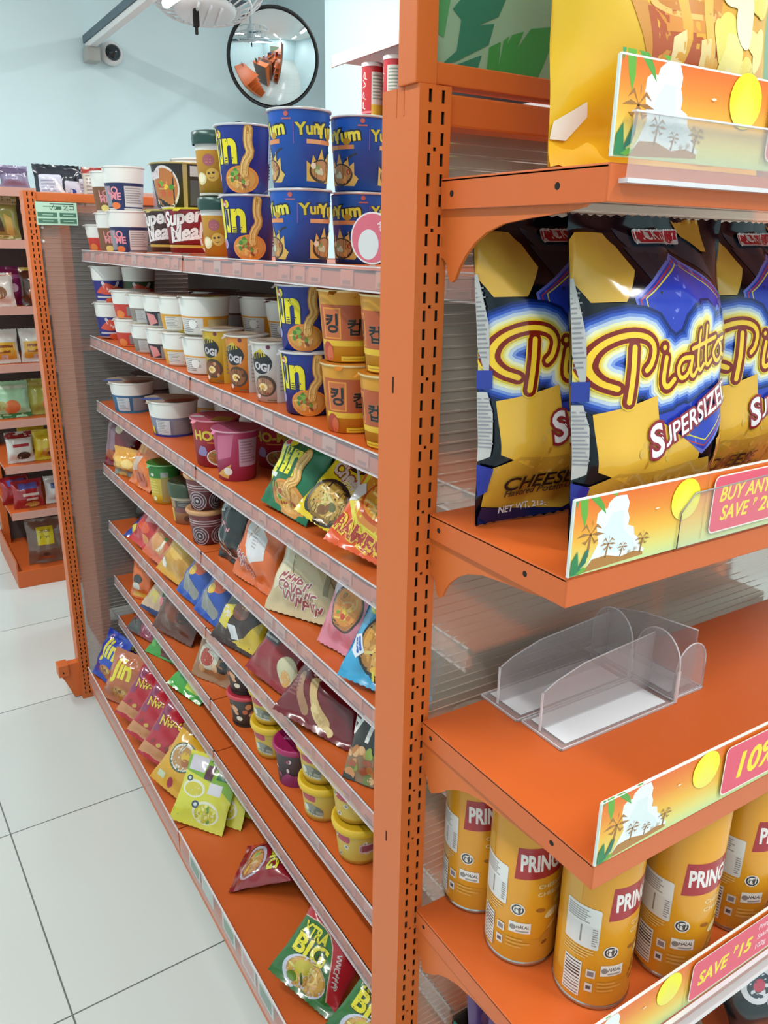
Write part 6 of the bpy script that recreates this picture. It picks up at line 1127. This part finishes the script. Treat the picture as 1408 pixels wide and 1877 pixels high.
# ------------------------------------------------------------------ tall shelving: cans, and the far rack
for y, k, lb in ((1.775, 'red_can', 'red snack can with white lid, farthest of its row'), (1.650, 'red_can', 'red snack can with white lid, middle of its row'), (1.525, 'red_can', 'red snack can with white lid, nearest the orange header'), (1.44, 'green_can', 'green snack can beside the red ones')):
    put(k, 1.036, y, 1.7484, lb, 'snack can', -60 if y != 1.65 else -95, 0, 0, 'cans on the tall shelving' if k == 'red_can' else None)
RC = dict(zip(('T', 'A', 'B', 'C', 'D', 'E', 'F', 'G'), (1.6104, 1.4204, 1.1704, .9454, .7204, .5274, .3254, .0554)))
for k, s, x, y, lb, cat, rz, ln in (
    ('lilac_pack', 'T', .06, 3.02, 'dark lilac pack on top of the corner rack', 'snack pack', 0, 12), ('lilac_pack', 'T', .17, 3.03, 'dark lilac pack on the rack top beside the gondola post', 'snack pack', 8, 12), ('olive_sack', 'A', .02 + .07, 3.01, 'olive sack on the highest shelf of the corner rack', 'snack bag', 3, 5), ('olive_sack', 'A', .25, 3.01, 'olive sack mostly hidden by the gondola post', 'snack bag', -4, 5),
    ('milk_bag', 'B', .055, 3.00, 'pale bag with brown picture at the rack edge', 'snack bag', 6, 8), ('plum_bag', 'B', .11, 3.08, 'plum purple bag behind the pale one on the rack', 'snack bag', 4, 5), ('cocoa_bag', 'B', .20, 3.03, 'cocoa brown bag beside the gondola post', 'snack bag', -6, 8),
    ('cream_pack', 'C', .045, 3.01, 'cream pack with yellow print at the rack edge', 'snack pack', 3, 6), ('cream_pack', 'C', .168, 3.01, 'cream pack with yellow print beside the gondola post', 'snack pack', -3, 6), ('mint_bag', 'D', .04, 3.01, 'mint green bag on the corner rack', 'snack bag', 2, 8), ('moss_bag', 'D', .175, 3.03, 'moss green bag beside the mint one', 'snack bag', -4, 8),
    ('cookie_pack', 'E', .058, 3.01, 'white cookie pack with a red band on the rack', 'snack pack', 4, 5), ('yellow_pack', 'E', .165, 3.01, 'yellow pack at the front beside the cookie pack', 'snack pack', -3, 5), ('yellow_pack', 'E', .12, 3.09, 'yellow pack in the row behind the cookie pack', 'snack pack', 3, 5),
    ('cracker_red', 'F', .065, 3.01, 'red cracker pack with a blue band on the rack', 'snack pack', 4, 8), ('cracker_white', 'F', .195, 3.02, 'white cracker pack with blue letters on the rack', 'snack pack', -4, 8), ('cracker_red', 'F', -.0 + .03, 3.10, 'red cracker pack behind the front red one', 'snack pack', 14, 4),
    ('taupe_bag', 'G', .11, 3.02, 'taupe bag with a yellow label at the foot of the rack', 'snack bag', -4, 10), ('pasta_bag', 'G', .235, 3.03, 'golden pasta bag beside the taupe bag', 'snack bag', -6, 10)):
    put(k, x, y, RC[s], lb, cat, rz, ln, 0)
# packs on top of the shelving beyond the gondola's far end
bk = MB().box(.085, .85, 2.16, 2.46, 1.51, 1.53).box(.14, .17, 2.16, 2.46, 0, 1.51).box(.82, .85, 2.16, 2.46, 0, 1.51).build('low_shelf_unit', ORANGE); tag(bk, 'orange shelf unit just behind the far end panel', 'shelving')
MB().box(.17, .82, 2.44, 2.45, .05, 1.5, col='#77726c').build('back_panel', PAINT, bk)
for z in (.3, .7, 1.1): MB().box(.17, .82, 2.17, 2.44, z - .012, z).build('shelf', ORANGE2, bk)
put('inky_bag', .172, 2.26, 1.5304, 'black bag with white panels above the far end panel', 'snack bag', -4, 6); put('paper_bag', .300, 2.27, 1.5304, 'pale bag with a red top beside the black bag', 'snack bag', -8, 6)
put('inky_bag', .315, 2.39, 1.5304, 'black bag behind the first one, above the end panel', 'snack bag', 10, 4)

# made-up cartons added on the rear side to brown the clear back panel
for z, y, x, w, h, lb in ((1.0, .19, .62, .26, .2, 'added brown carton on the rear side, tinting the clear panel'), (.70, .19, .63, .28, .2, 'added brown carton on the rear side, lower, tinting the clear panel')):
    b = MB().box(-w/2, w/2, -.09, .09, 0, h, col='#8a5a3a', bev=.003); b.box(-w/2 - .0004, w/2 + .0004, -.0904, .0904, h*.9, h*.905, col='#b98a5c'); b = b.build('carton', CARD); b.location = (x, y, z + .0004); tag(b, lb, 'box')
